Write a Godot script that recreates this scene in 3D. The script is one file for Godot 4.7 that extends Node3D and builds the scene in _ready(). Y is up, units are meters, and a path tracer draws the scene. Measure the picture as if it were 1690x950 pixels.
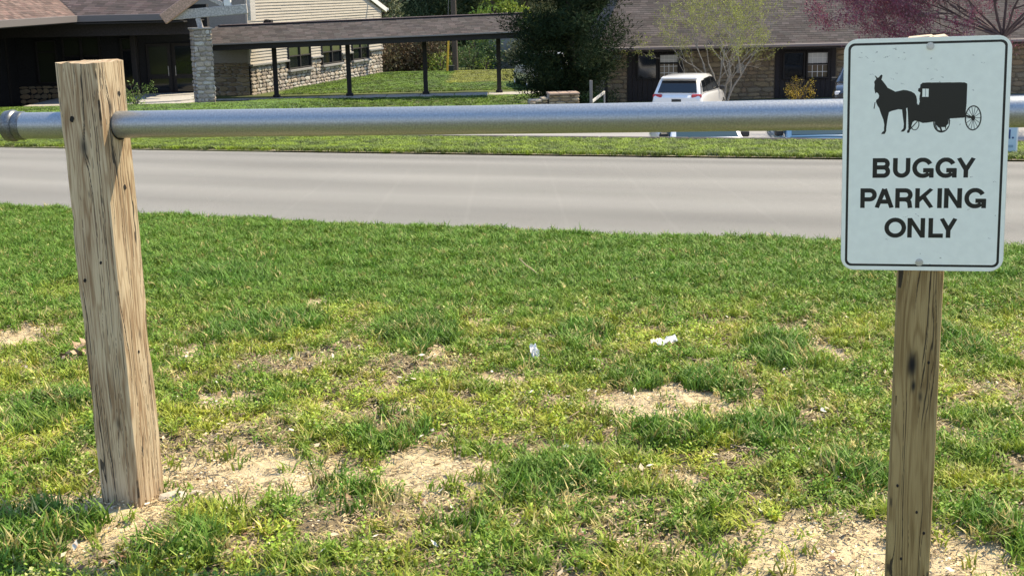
extends Node3D

const SLOPE := 0.04545           # the lawn falls away from the camera
var R := RandomNumberGenerator.new()
var NA := FastNoiseLite.new()    # smooth noise, one cycle per unit
var NB := FastNoiseLite.new()    # fractal noise
var NW := FastNoiseLite.new()
var taken := {}
var M := {}

# ---------------------------------------------------------------- helpers

func lin(r: float, g: float, b: float) -> Color:
	return Color(r, g, b).linear_to_srgb()

func mk(r: float, g: float, b: float, rough := 0.85, metal := 0.0, vc := false) -> StandardMaterial3D:
	var m := StandardMaterial3D.new()
	m.albedo_color = lin(r, g, b)
	m.roughness = rough
	m.metallic = metal
	m.vertex_color_use_as_albedo = vc
	return m

func noise_tex(seed_: int, freq: float, lo: float, hi: float, size := 256, oct := 4) -> NoiseTexture2D:
	var n := FastNoiseLite.new()
	n.seed = seed_
	n.noise_type = FastNoiseLite.TYPE_SIMPLEX_SMOOTH
	n.frequency = freq
	n.fractal_octaves = oct
	n.fractal_gain = 0.6
	var t := NoiseTexture2D.new()
	t.width = size
	t.height = size
	t.seamless = true
	t.noise = n
	var g := Gradient.new()
	g.set_color(0, Color(lo, lo, lo))
	g.set_color(1, Color(hi, hi, hi))
	t.color_ramp = g
	return t

func grain(m: StandardMaterial3D, tex: Texture2D, scale: float, bump: Texture2D = null, depth := 0.3) -> StandardMaterial3D:
	m.albedo_texture = tex
	m.uv1_triplanar = true
	m.uv1_world_triplanar = true
	m.uv1_scale = Vector3.ONE * scale
	if bump:
		m.heightmap_enabled = true
		m.heightmap_texture = bump
		m.heightmap_scale = depth
	return m

func numbered(called: String) -> String:
	if not taken.has(called):
		taken[called] = 0
		return called
	taken[called] += 1
	return "%s_%03d" % [called, taken[called]]

func tag(o: Node3D, label: String, category: String, group := "", kind := "") -> Node3D:
	if label: o.set_meta("label", label)
	if category: o.set_meta("category", category)
	if group: o.set_meta("group", group)
	if kind: o.set_meta("kind", kind)
	return o

func thing(called: String, label: String, category: String, at := Vector3.ZERO, turn := 0.0, group := "") -> Node3D:
	var o := Node3D.new()
	o.name = numbered(called)
	add_child(o)
	o.position = at
	o.rotation.y = turn
	tag(o, label, category, group)
	return o

func child_name(parent: Node, called: String) -> String:
	if not parent.has_node(NodePath(called)):
		return called
	var counts: Dictionary = parent.get_meta("n_", {})
	var k: int = counts.get(called, 0) + 1
	counts[called] = k
	parent.set_meta("n_", counts)
	return "%s_%03d" % [called, k]

func node(called: String, mesh: Mesh, m: Material, parent: Node = null) -> MeshInstance3D:
	var o := MeshInstance3D.new()
	o.mesh = mesh
	o.material_override = m
	if parent == null:
		o.name = numbered(called)
		add_child(o)
	else:
		o.name = child_name(parent, called)
		parent.add_child(o)
	return o

func begin() -> SurfaceTool:
	var st := SurfaceTool.new()
	st.begin(Mesh.PRIMITIVE_TRIANGLES)
	return st

func done(st: SurfaceTool) -> ArrayMesh:
	st.generate_normals()
	return st.commit()

func put(called: String, st: SurfaceTool, m: Material, parent: Node = null) -> MeshInstance3D:
	return node(called, done(st), m, parent)

# a convex face, turned away from «center»
func face(st: SurfaceTool, pts: Array, center: Vector3, col := Color.WHITE, smooth := -1) -> void:
	var mid := Vector3.ZERO
	for p in pts: mid += p
	mid /= pts.size()
	var n: Vector3 = (pts[1] - pts[0]).cross(pts[2] - pts[0])
	if n.length_squared() < 1e-16 and pts.size() > 3:
		n = (pts[2] - pts[0]).cross(pts[3] - pts[0])
	var flip: bool = n.dot(mid - center) > 0.0
	for k in range(1, pts.size() - 1):
		var t := [pts[0], pts[k], pts[k + 1]]
		if flip: t = [pts[0], pts[k + 1], pts[k]]
		for p in t:
			st.set_smooth_group(smooth)
			st.set_color(col)
			st.add_vertex(p)

func cbox(st: SurfaceTool, t: Transform3D, s: Vector3, b := 0.0, col := Color.WHITE) -> void:
	var h := s / 2.0
	b = minf(b, minf(h.x, minf(h.y, h.z)) * 0.9)
	var c := t.origin
	for a in 3:
		var u := (a + 1) % 3
		var w := (a + 2) % 3
		for sg in [-1.0, 1.0]:
			var q := []
			for k in [[-1, -1], [1, -1], [1, 1], [-1, 1]]:
				var p := Vector3.ZERO
				p[a] = sg * h[a]
				p[u] = k[0] * (h[u] - b)
				p[w] = k[1] * (h[w] - b)
				q.append(t * p)
			face(st, q, c, col)
		if b > 0.0:
			for s1 in [-1.0, 1.0]:
				for s2 in [-1.0, 1.0]:
					var q := []
					for k in [[-1, 0], [1, 0], [1, 1], [-1, 1]]:
						var p := Vector3.ZERO
						p[a] = k[0] * (h[a] - b)
						p[u] = s1 * (h[u] - (b if k[1] == 0 else 0.0))
						p[w] = s2 * (h[w] - (0.0 if k[1] == 0 else b))
						q.append(t * p)
					face(st, q, c, col)
	if b > 0.0:
		for sx in [-1.0, 1.0]:
			for sy in [-1.0, 1.0]:
				for sz in [-1.0, 1.0]:
					face(st, [t * Vector3(sx * h.x, sy * (h.y - b), sz * (h.z - b)), t * Vector3(sx * (h.x - b), sy * h.y, sz * (h.z - b)), t * Vector3(sx * (h.x - b), sy * (h.y - b), sz * h.z)], c, col)

func at(x: float, y: float, z: float) -> Transform3D:
	return Transform3D(Basis.IDENTITY, Vector3(x, y, z))

func turned(x: float, y: float, z: float, e: Vector3) -> Transform3D:
	return Transform3D(Basis.from_euler(e), Vector3(x, y, z))

func boxpart(called: String, c: Vector3, s: Vector3, m: Material, parent: Node, b := 0.01) -> MeshInstance3D:
	var st := begin()
	cbox(st, Transform3D(Basis.IDENTITY, Vector3.ZERO), s, b)
	var o := put(called, st, m, parent)
	o.position = c
	return o

# a bar between two points with a rectangular section
func bar(st: SurfaceTool, a: Vector3, b: Vector3, w: float, h: float, bev := 0.0, col := Color.WHITE) -> void:
	var d := (b - a).normalized()
	var up := Vector3.UP if absf(d.y) < 0.95 else Vector3.BACK
	var x := up.cross(d).normalized()
	var y := d.cross(x)
	cbox(st, Transform3D(Basis(x, y, d), (a + b) / 2.0), Vector3(w, h, a.distance_to(b)), bev, col)

func loft(st: SurfaceTool, rings: Array, col := Color.WHITE, caps := true, smooth := 1) -> void:
	var cs := []
	for r in rings:
		var c := Vector3.ZERO
		for p in r: c += p
		cs.append(c / r.size())
	for i in rings.size() - 1:
		var n: int = rings[i].size()
		for k in n:
			var j := (k + 1) % n
			face(st, [rings[i][k], rings[i][j], rings[i + 1][j], rings[i + 1][k]], (cs[i] + cs[i + 1]) / 2.0, col, smooth)
	if caps:
		face(st, rings[0], cs[1], col)
		face(st, rings[-1], cs[-2], col)

func tube(st: SurfaceTool, pts: Array, rad: Array, sides := 8, col := Color.WHITE, caps := false) -> void:
	var rings := []
	var x := Vector3.ZERO
	for i in pts.size():
		var d: Vector3 = (pts[mini(i + 1, pts.size() - 1)] - pts[maxi(i - 1, 0)]).normalized()
		if x == Vector3.ZERO:
			x = d.cross(Vector3.UP if absf(d.y) < 0.9 else Vector3.RIGHT).normalized()
		x = (x - d * x.dot(d)).normalized()
		var y := d.cross(x)
		var ring := []
		for k in sides:
			var a := TAU * k / sides
			ring.append(pts[i] + (x * cos(a) + y * sin(a)) * rad[i])
		rings.append(ring)
	loft(st, rings, col, caps)

func many(called: String, mesh: Mesh, m: Material, xfs: Array, cols: Array, parent: Node = null) -> MultiMeshInstance3D:
	var mm := MultiMesh.new()
	mm.transform_format = MultiMesh.TRANSFORM_3D
	mm.use_colors = true
	mm.mesh = mesh
	mm.instance_count = xfs.size()
	for i in xfs.size():
		mm.set_instance_transform(i, xfs[i])
		mm.set_instance_color(i, cols[i])
	var o := MultiMeshInstance3D.new()
	o.multimesh = mm
	o.material_override = m
	o.set_meta("kind", "stuff")
	if parent == null:
		o.name = numbered(called)
		add_child(o)
	else:
		o.name = child_name(parent, called)
		parent.add_child(o)
	return o

func smooth(a: float, b: float, x: float) -> float:
	return smoothstep(a, b, x)

# ---------------------------------------------------------------- the lie of the land (x to the right, d metres ahead of the camera)

func near_edge(x: float) -> float:
	var q := clampf(x, -14.0, 9.0)
	return 10.839 - 0.452 * q + 0.015 * q * q

func far_edge(x: float) -> float:
	var q := clampf(x, -20.0, 12.0)
	return 19.388 - 0.47 * q + 0.003 * q * q

func strip_edge(x: float) -> float:
	return 22.777 - 0.512 * clampf(x, -20.0, 12.0)

func lay(d: float) -> float:
	var k := [[-400.0, 6.0], [0.0, 0.0], [44.0, -1.97], [49.0, -2.36], [58.0, -2.93], [62.0, -2.9], [76.0, -2.93], [80.0, -3.1], [110.0, -3.4], [400.0, -8.0]]
	for i in k.size() - 1:
		if d < k[i + 1][0]:
			return lerpf(k[i][1], k[i + 1][1], (d - k[i][0]) / (k[i + 1][0] - k[i][0]))
	return -8.0

func lot_share(x: float, d: float) -> float:
	var xl := -2.6 - (d - 24.2) * 0.1
	return smooth(xl - 3.0, xl, x) * smooth(0.1, 3.0, d - strip_edge(x))

func land(x: float, d: float) -> float:
	var y := lerpf(lay(d), -3.04 if d < 54.0 else lerpf(-3.04, lay(d), smooth(54.0, 60.0, d)), lot_share(x, d))
	return y

const SAND := [-1.27, 4.17, 0.24, 0.17,  -1.05, 4.25, 0.26, 0.14,  -1.00, 4.45, 0.44, 0.37,  -1.21, 3.90, 0.16, 0.18,  -0.29, 4.48, 0.25, 0.31,  0.64, 5.29, 0.36, 0.30,  0.98, 3.55, 0.42, 0.36,  1.30, 3.53, 0.16, 0.22,  -1.27, 5.59, 0.11, 0.21,  -2.66, 7.00, 0.16, 0.36,  -1.62, 6.50, 0.11, 0.14,  -1.18, 7.90, 0.11, 0.19,  -0.37, 6.43, 0.07, 0.14,  1.51, 6.21, 0.09, 0.29,  1.66, 4.77, 0.09, 0.09,  -0.05, 5.81, 0.14, 0.15,  0.20, 4.74, 0.14, 0.09,  -1.58, 4.24, 0.20, 0.09,  0.58, 4.32, 0.10, 0.10,  -0.19, 7.11, 0.09, 0.13,  -2.30, 8.32, 0.06, 0.14,  -0.79, 5.44, 0.05, 0.14,  0.42, 5.44, 0.10, 0.18,  -0.56, 5.68, 0.11, 0.13]
const LITTER := [-0.31, 3.96, 0.17, 0.25,  -0.56, 3.92, 0.11, 0.27,  0.29, 3.78, 0.13, 0.13,  -1.27, 4.82, 0.14, 0.16,  0.78, 4.51, 0.13, 0.14,  -1.02, 4.96, 0.14, 0.21,  2.05, 5.45, 0.13, 0.25,  -0.43, 6.14, 0.23, 0.25,  -1.07, 6.20, 0.27, 0.26,  -0.52, 5.18, 0.15, 0.18]
const TUFT := [1.29, 6.17, 0.20, 0.39,  0.52, 5.59, 0.13, 0.27,  -0.49, 4.92, 0.14, 0.29,  -1.52, 3.90, 0.20, 0.26,  -1.02, 3.76, 0.14, 0.18,  0.10, 4.29, 0.19, 0.29,  -1.39, 7.11, 0.34, 0.42,  -0.50, 6.77, 0.19, 0.46,  0.58, 4.83, 0.16, 0.20,  1.17, 4.28, 0.12, 0.26,  1.43, 3.74, 0.07, 0.20,  -0.51, 4.14, 0.12, 0.18,  0.87, 5.56, 0.16, 0.32,  -1.99, 5.30, 0.16, 0.39,  2.15, 6.42, 0.17, 0.42,  0.35, 6.61, 0.15, 0.37,  -0.70, 4.41, 0.13, 0.17,  0.92, 4.81, 0.14, 0.20,  -1.94, 8.78, 0.33, 0.51,  -0.18, 3.89, 0.11, 0.16]
const LIME := [-0.05, 5.14, 0.32, 0.32,  -0.65, 5.48, 0.31, 0.41,  -2.84, 8.43, 0.25, 0.36,  -1.89, 5.03, 0.17, 0.35,  -0.99, 7.40, 0.21, 0.36,  0.76, 3.83, 0.15, 0.21,  0.99, 6.54, 0.18, 0.29,  2.39, 6.40, 0.17, 0.41,  1.91, 5.36, 0.17, 0.25,  0.63, 6.58, 0.18, 0.36,  -1.22, 5.15, 0.20, 0.23,  0.62, 4.67, 0.13, 0.23,  -0.80, 3.77, 0.11, 0.15]

func patch(list: Array, x: float, d: float, wob: float) -> float:
	var best := 0.0
	for i in range(0, list.size(), 4):
		var ex: float = (x - list[i]) / list[i + 2]
		if absf(ex) > 1.6: continue
		var ed: float = (d - list[i + 1]) / list[i + 3]
		if absf(ed) > 1.6: continue
		best = maxf(best, 1.0 - smoothstep(0.75, 1.35, ex * ex + ed * ed + wob))
	return best

# (sand, litter, tuft, lime)
func lawn_at(x: float, d: float) -> Array:
	var w := NB.get_noise_2d(x * 5.0, d * 4.0) * 0.7
	var f := NB.get_noise_2d(x * 17.0 + 40.0, d * 14.0) * 0.9
	var thin := smoothstep(0.30, 0.50, NB.get_noise_2d(x * 2.6 + 9.0, d * 2.0 + 3.0)) * (1.0 - smoothstep(6.5, 8.2, d))
	return [patch(SAND, x, d, w + f), maxf(patch(LITTER, x, d, w + f), thin), patch(TUFT, x, d, w), patch(LIME, x, d, w)]

func relief(x: float, d: float) -> float:
	return NB.get_noise_2d(x * 1.3, d * 1.3) * 0.022 + NB.get_noise_2d(x * 6.0 + 70.0, d * 6.0) * 0.010

func near_ground(x: float, d: float) -> float:
	return -SLOPE * d + relief(x, d)

# ---------------------------------------------------------------- leaves, branches, stones, shingles

func leaf_clump(n: int, radius: float, len_: float, wid: float, seed_: int, up := 0.3, flat := 1.0) -> ArrayMesh:
	var g := RandomNumberGenerator.new()
	g.seed = seed_
	var st := begin()
	for i in n:
		var o := Vector3(g.randfn(0, 0.45), g.randfn(0, 0.45) * flat, g.randfn(0, 0.45)) * radius
		var d := (o.normalized() + Vector3(g.randf_range(-1, 1), g.randf_range(-1, 1) + up, g.randf_range(-1, 1)) * 0.8).normalized()
		var s := d.cross(Vector3(g.randf_range(-1, 1), g.randf_range(-1, 1), g.randf_range(-1, 1))).normalized()
		var nn := d.cross(s)
		var l := len_ * g.randf_range(0.7, 1.25)
		var w := wid * g.randf_range(0.7, 1.2)
		var k := g.randf_range(0.7, 1.25)
		var c := Color(k * g.randf_range(0.92, 1.1), k, k * g.randf_range(0.85, 1.1))
		face(st, [o, o + d * l * 0.5 + s * w * 0.5 + nn * w * 0.12, o + d * l], o - nn, c)
		face(st, [o, o + d * l, o + d * l * 0.5 - s * w * 0.5 + nn * w * 0.12], o - nn, c)
	return done(st)

func grow(st: SurfaceTool, p: Vector3, dir: Vector3, len_: float, rad: float, depth: int, tips: Array, spread: float, up: float, kids: int, g: RandomNumberGenerator, sides := 6) -> void:
	var pts := [p]
	var rs := [rad]
	var d := dir
	var n := 4
	for i in n:
		d = (d + Vector3(g.randfn(0, 0.13), g.randfn(0, 0.10) + up * 0.12, g.randfn(0, 0.13))).normalized()
		pts.append(pts[-1] + d * len_ / n)
		rs.append(lerpf(rad, rad * 0.55, float(i + 1) / n))
		if depth <= 1: tips.append(pts[-1])
	tube(st, pts, rs, sides)
	if depth <= 0:
		tips.append(pts[-1])
		return
	for k in kids:
		var i: int = 4 if k == 0 else g.randi_range(2, 4)
		var side := Vector3(g.randf_range(-1, 1), g.randf_range(-0.5, 0.7) + up * 0.4, g.randf_range(-1, 1)).normalized()
		var nd := (d + side * spread).normalized()
		grow(st, pts[i], nd, len_ * g.randf_range(0.6, 0.85), rs[i] * 0.72, depth - 1, tips, spread, up, kids, g, maxi(4, sides - 1))

# leaf clumps over the skin and inside of a few ellipsoids [x, y, z, rx, ry, rz]
func crown(parent: Node3D, blobs: Array, per_m3: float, mesh: Mesh, m: Material, cols: Array, size: float, g: RandomNumberGenerator, called := "crown", shell := 0.55) -> void:
	var xfs := []
	var cs := []
	for b in blobs:
		var n := int(4.19 * b[3] * b[4] * b[5] * per_m3)
		for i in n:
			var v := Vector3(g.randfn(), g.randfn(), g.randfn()).normalized()
			var r := pow(g.randf_range(shell * shell * shell, 1.0), 0.33)
			var p := Vector3(b[0] + v.x * b[3] * r, b[1] + v.y * b[4] * r, b[2] + v.z * b[5] * r)
			var gap := NB.get_noise_3d(p.x * 0.9 + b[0], p.y * 0.9, p.z * 0.9)
			if gap < -0.16: continue
			var e := Basis.from_euler(Vector3(g.randf() * 0.8 - 0.4, g.randf() * TAU, g.randf() * 0.8 - 0.4))
			xfs.append(Transform3D(e.scaled(Vector3.ONE * size * g.randf_range(0.7, 1.3)), p))
			var c: Color = cols[g.randi() % cols.size()]
			var t := 1.0 + NA.get_noise_3d(p.x * 0.8, p.y * 0.8, p.z * 0.8) * 0.5
			cs.append(Color(c.r * t, c.g * t, c.b * t))
	many(called, mesh, m, xfs, cs, parent)

var stone_meshes := []

func make_stones() -> void:
	var g := RandomNumberGenerator.new()
	g.seed = 31
	for k in 6:
		var st := begin()
		var top := []
		var low := []
		var n := 6 + k % 3
		for i in n:
			var a := TAU * (i + g.randf_range(-0.18, 0.18)) / n + 0.4
			var c := Vector2(cos(a), sin(a))
			c /= maxf(absf(c.x), absf(c.y)) * 0.75 + 0.25
			var o := Vector3(clampf(c.x * 0.5, -0.5, 0.5), clampf(c.y * 0.5, -0.5, 0.5), 0.0)
			low.append(o)
			top.append(Vector3(o.x * g.randf_range(0.76, 0.9), o.y * g.randf_range(0.72, 0.88), g.randf_range(0.7, 1.0)))
		var mid := Vector3(0, 0, 1.05)
		for i in n:
			var j := (i + 1) % n
			face(st, [low[i], low[j], top[j], top[i]], Vector3(0, 0, 0.3))
			face(st, [top[i], top[j], mid], Vector3.ZERO)
		stone_meshes.append(done(st))

# a panel of single stones on the plane z = 0 of «parent», from (x0, y0) to (x1, y1)
func stones(parent: Node3D, x0: float, y0: float, x1: float, y1: float, cell: Vector2, mats: Array, g: RandomNumberGenerator, holes: Array = [], proud := 0.05) -> void:
	var y := y0
	while y < y1 - 0.02:
		var h := minf(cell.y * g.randf_range(0.55, 1.5), y1 - y)
		var x := x0
		while x < x1 - 0.02:
			var w := minf(cell.x * g.randf_range(0.35, 1.65), x1 - x)
			if x1 - x - w < cell.x * 0.25: w = x1 - x
			var blocked := false
			for q in holes:
				if x + w * 0.8 > q[0] and x + w * 0.2 < q[2] and y + h * 0.7 > q[1] and y + h * 0.3 < q[3]: blocked = true
			if not blocked:
				var o := node("stone", stone_meshes[g.randi() % 6], mats[g.randi() % mats.size()], parent)
				o.transform = Transform3D(Basis(Vector3(0, 0, 1), g.randfn(0, 0.04)) * Basis.from_scale(Vector3(w * 0.97, h * 0.95, proud * g.randf_range(0.5, 1.2))), Vector3(x + w / 2, y + h / 2, 0))
			x += w
		y += h

# overlapping shingle tabs on the plane through o, u along the eave and v up the slope; left(v) and right(v) bound the courses
func shingles(parent: Node3D, o: Vector3, u: Vector3, v: Vector3, vlen: float, left: Callable, right: Callable, m: Material, seed_: int, tone: Color) -> void:
	var g := RandomNumberGenerator.new()
	g.seed = seed_
	var st := begin()
	var n := u.cross(v).normalized()
	if n.y < 0: n = -n
	var row := 0
	var s := 0.0
	while s < vlen:
		var l: float = left.call(s)
		var r: float = right.call(s)
		var x := l - (0.15 if row % 2 else 0.0) - g.randf() * 0.1
		while x < r:
			var w := 0.3
			var a := maxf(x + 0.004, l)
			var b := minf(x + w - 0.004, r)
			if b > a + 0.01:
				var k := g.randf_range(0.62, 1.35) * (1.0 + NA.get_noise_2d(x * 0.7, s * 1.1 + seed_) * 0.22)
				var c := Color(tone.r * k * g.randf_range(0.95, 1.07), tone.g * k, tone.b * k)
				var p0 := o + u * a + v * s + n * 0.011
				var p1 := o + u * b + v * s + n * 0.011
				var q0 := o + u * a + v * (s + 0.17) + n * 0.004
				var q1 := o + u * b + v * (s + 0.17) + n * 0.004
				face(st, [p0, p1, q1, q0], (p0 + q1) / 2.0 - n, c)
				face(st, [p0, p1, p1 - n * 0.009, p0 - n * 0.009], (p0 + p1) / 2.0 + v, c)
			x += w
		s += 0.14
		row += 1
	var o2 := put("shingles", st, m, parent)
	o2.set_meta("kind", "stuff")

func slab(st: SurfaceTool, pts: Array, down: Vector3) -> void:
	var low := []
	var c := Vector3.ZERO
	for p in pts:
		low.append(p + down)
		c += p
	c = c / pts.size() + down * 0.5
	face(st, pts, c)
	face(st, low, c)
	for i in pts.size():
		var j := (i + 1) % pts.size()
		face(st, [pts[i], pts[j], low[j], low[i]], c)

# ---------------------------------------------------------------- textures

# four faces of a squared timber side by side: [colour, height]
func timber(seed_: int, width: float, length: float, light: Color, dark: Color, knots: Array) -> Array:
	var pw := 96
	var w := pw * 4
	var h := 1024
	var data := PackedByteArray()
	data.resize(w * h * 3)
	var hd := PackedByteArray()
	hd.resize(w * h)
	NW.seed = seed_
	var i := 0
	for y in h:
		var v := length * y / h
		for x in w:
			var f := x / pw
			var u := width * float(x % pw) / pw
			var disp := NW.get_noise_2d(u * 12.0 + f * 37.0, v * 0.8) * 0.034 + NW.get_noise_2d(u * 40.0 + f * 11.0, v * 5.0) * 0.005
			var shade := 1.0
			for k in knots:
				if k[0] == f:
					var du: float = u - k[1]
					var dv: float = (v - k[2]) * 0.38
					var q: float = (du * du + dv * dv) / (k[3] * k[3])
					if q < 12.0:
						disp += signf(du) * k[3] * 0.8 * exp(-q * 0.5)
						shade *= 1.0 - k[4] * exp(-q * 1.6)
			var ring := sin((u + disp) * (300.0 + f * 40.0) + f * 2.0)
			var band := pow(0.5 + 0.5 * ring, 2.2)
			var fib := NW.get_noise_2d(u * 700.0 + f * 91.0, v * 5.0)
			var blot := NW.get_noise_2d(u * 9.0 + f * 17.0 + 300.0, v * 2.4)
			var crack := smoothstep(0.56, 0.70, NW.get_noise_2d((u + disp * 0.5) * 120.0 + f * 53.0 + 700.0, v * 0.7))
			var k2 := clampf(band * 0.62 + fib * 0.45 + blot * 0.45 + 0.16, 0.0, 1.0)
			var c := light.lerp(dark, k2)
			var s := shade * (1.0 - crack * 0.62)
			data[i * 3] = int(clampf(c.r * s, 0, 1) * 255.0)
			data[i * 3 + 1] = int(clampf(c.g * s, 0, 1) * 255.0)
			data[i * 3 + 2] = int(clampf(c.b * s, 0, 1) * 255.0)
			hd[i] = int(clampf(0.72 - band * 0.22 + fib * 0.12 - crack * 0.55, 0, 1) * 255.0)
			i += 1
	return [ImageTexture.create_from_image(Image.create_from_data(w, h, false, Image.FORMAT_RGB8, data)), ImageTexture.create_from_image(Image.create_from_data(w, h, false, Image.FORMAT_L8, hd))]

func timber_mat(t: Array, depth: float) -> StandardMaterial3D:
	var m := mk(1, 1, 1, 0.88)
	m.albedo_texture = t[0]
	m.heightmap_enabled = true
	m.heightmap_texture = t[1]
	m.heightmap_scale = depth
	m.texture_repeat = true
	return m

# a squared timber standing on y = 0, slightly uneven, its four faces on the four strips of its texture
func post_mesh(w: float, hgt: float, cham: float, uneven: float, seed_: int) -> ArrayMesh:
	var g := FastNoiseLite.new()
	g.seed = seed_
	g.frequency = 1.0
	var st := begin()
	var rows := 36
	var prof := []          # (x, z, u)
	var dirs := [Vector2(1, 0), Vector2(0, 1), Vector2(-1, 0), Vector2(0, -1)]
	var per := 7
	var grid := []
	for j in rows + 1:
		var ring := []
		var y := hgt * j / rows
		for f in 4:
			var along: Vector2 = dirs[f]
			var out := Vector2(along.y, -along.x)
			for k in per + 1:
				var t := float(k) / per
				var chip := maxf(0.0, g.get_noise_3d(f * 7.0 + (0.0 if k == 0 else 7.0), y * 3.1, 5.0) - 0.18) * 0.022 if k == 0 or k == per else 0.0
				var edge := minf(t, 1.0 - t) * w
				var s := (t - 0.5) * (w - 2.0 * cham)
				var p := along * s + out * (w / 2.0 - (cham * 0.25 + chip if k == 0 or k == per else 0.0))
				var wob := g.get_noise_3d(p.x * 9.0, y * 2.2, p.y * 9.0) * uneven
				var p3 := Vector3(p.x * (1.0 + wob), y, p.y * (1.0 + wob))
				if j == rows: p3.y += g.get_noise_2d(p.x * 22.0, p.y * 22.0) * 0.008
				ring.append([p3, Vector2((f + 0.015 + t * 0.97) / 4.0, 1.0 - float(j) / rows)])
		grid.append(ring)
	var n: int = grid[0].size()
	for j in rows:
		for k in n:
			var a: Array = grid[j][k]
			var b: Array = grid[j][(k + 1) % n]
			var c: Array = grid[j + 1][(k + 1) % n]
			var e: Array = grid[j + 1][k]
			var q := [a, b, c, e]
			var nrm: Vector3 = (b[0] - a[0]).cross(c[0] - a[0])
			var mid: Vector3 = (a[0] + c[0]) / 2.0
			var order := [0, 1, 2, 0, 2, 3] if nrm.dot(Vector3(mid.x, 0, mid.z)) < 0 else [0, 2, 1, 0, 3, 2]
			var ua: float = a[1].x
			var ub: float = b[1].x
			for o in order:
				st.set_smooth_group(k / (per + 1) + 2 if k % (per + 1) != per else 20 + k)
				st.set_color(Color.WHITE)
				var uv: Vector2 = q[o][1]
				if k % (per + 1) == per and (o == 1 or o == 2): uv.x = ua
				st.set_uv(uv)
				st.add_vertex(q[o][0])
	var c0 := Vector3(0, hgt + 0.004, 0)
	for k in n:
		var a: Vector3 = grid[rows][k][0]
		var b: Vector3 = grid[rows][(k + 1) % n][0]
		var tri := [c0, a, b] if (a - c0).cross(b - c0).y < 0 else [c0, b, a]
		for p in tri:
			st.set_smooth_group(-1)
			st.set_uv(Vector2(0.05 + p.x * 1.0 + 0.12, 0.02 + (p.z / w + 0.5) * 0.02))
			st.add_vertex(p)
	return done(st)

func fill(img: Image, polys: Array, s: float, col: Color) -> void:
	var lo := 1e9
	var hi := -1e9
	for poly in polys:
		for p in poly:
			lo = minf(lo, p.y)
			hi = maxf(hi, p.y)
	for row in range(maxi(0, int(lo * s)), mini(img.get_height() - 1, int(hi * s)) + 1):
		var y := (row + 0.5) / s
		var xs := []
		for poly in polys:
			var n: int = poly.size()
			for i in n:
				var a: Vector2 = poly[i]
				var b: Vector2 = poly[(i + 1) % n]
				if (a.y <= y) != (b.y <= y):
					xs.append(a.x + (b.x - a.x) * (y - a.y) / (b.y - a.y))
		xs.sort()
		for i in range(0, xs.size() - 1, 2):
			var x0 := int(round(xs[i] * s))
			var x1 := int(round(xs[i + 1] * s))
			if x1 > x0: img.fill_rect(Rect2i(x0, row, x1 - x0, 1), col)

func arc(c: Vector2, rx: float, ry: float, a0: float, a1: float, n := 20) -> PackedVector2Array:
	var o := PackedVector2Array()
	for i in n + 1:
		var a := deg_to_rad(lerpf(a0, a1, float(i) / n))
		o.append(c + Vector2(cos(a) * rx, sin(a) * ry))
	return o

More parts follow.
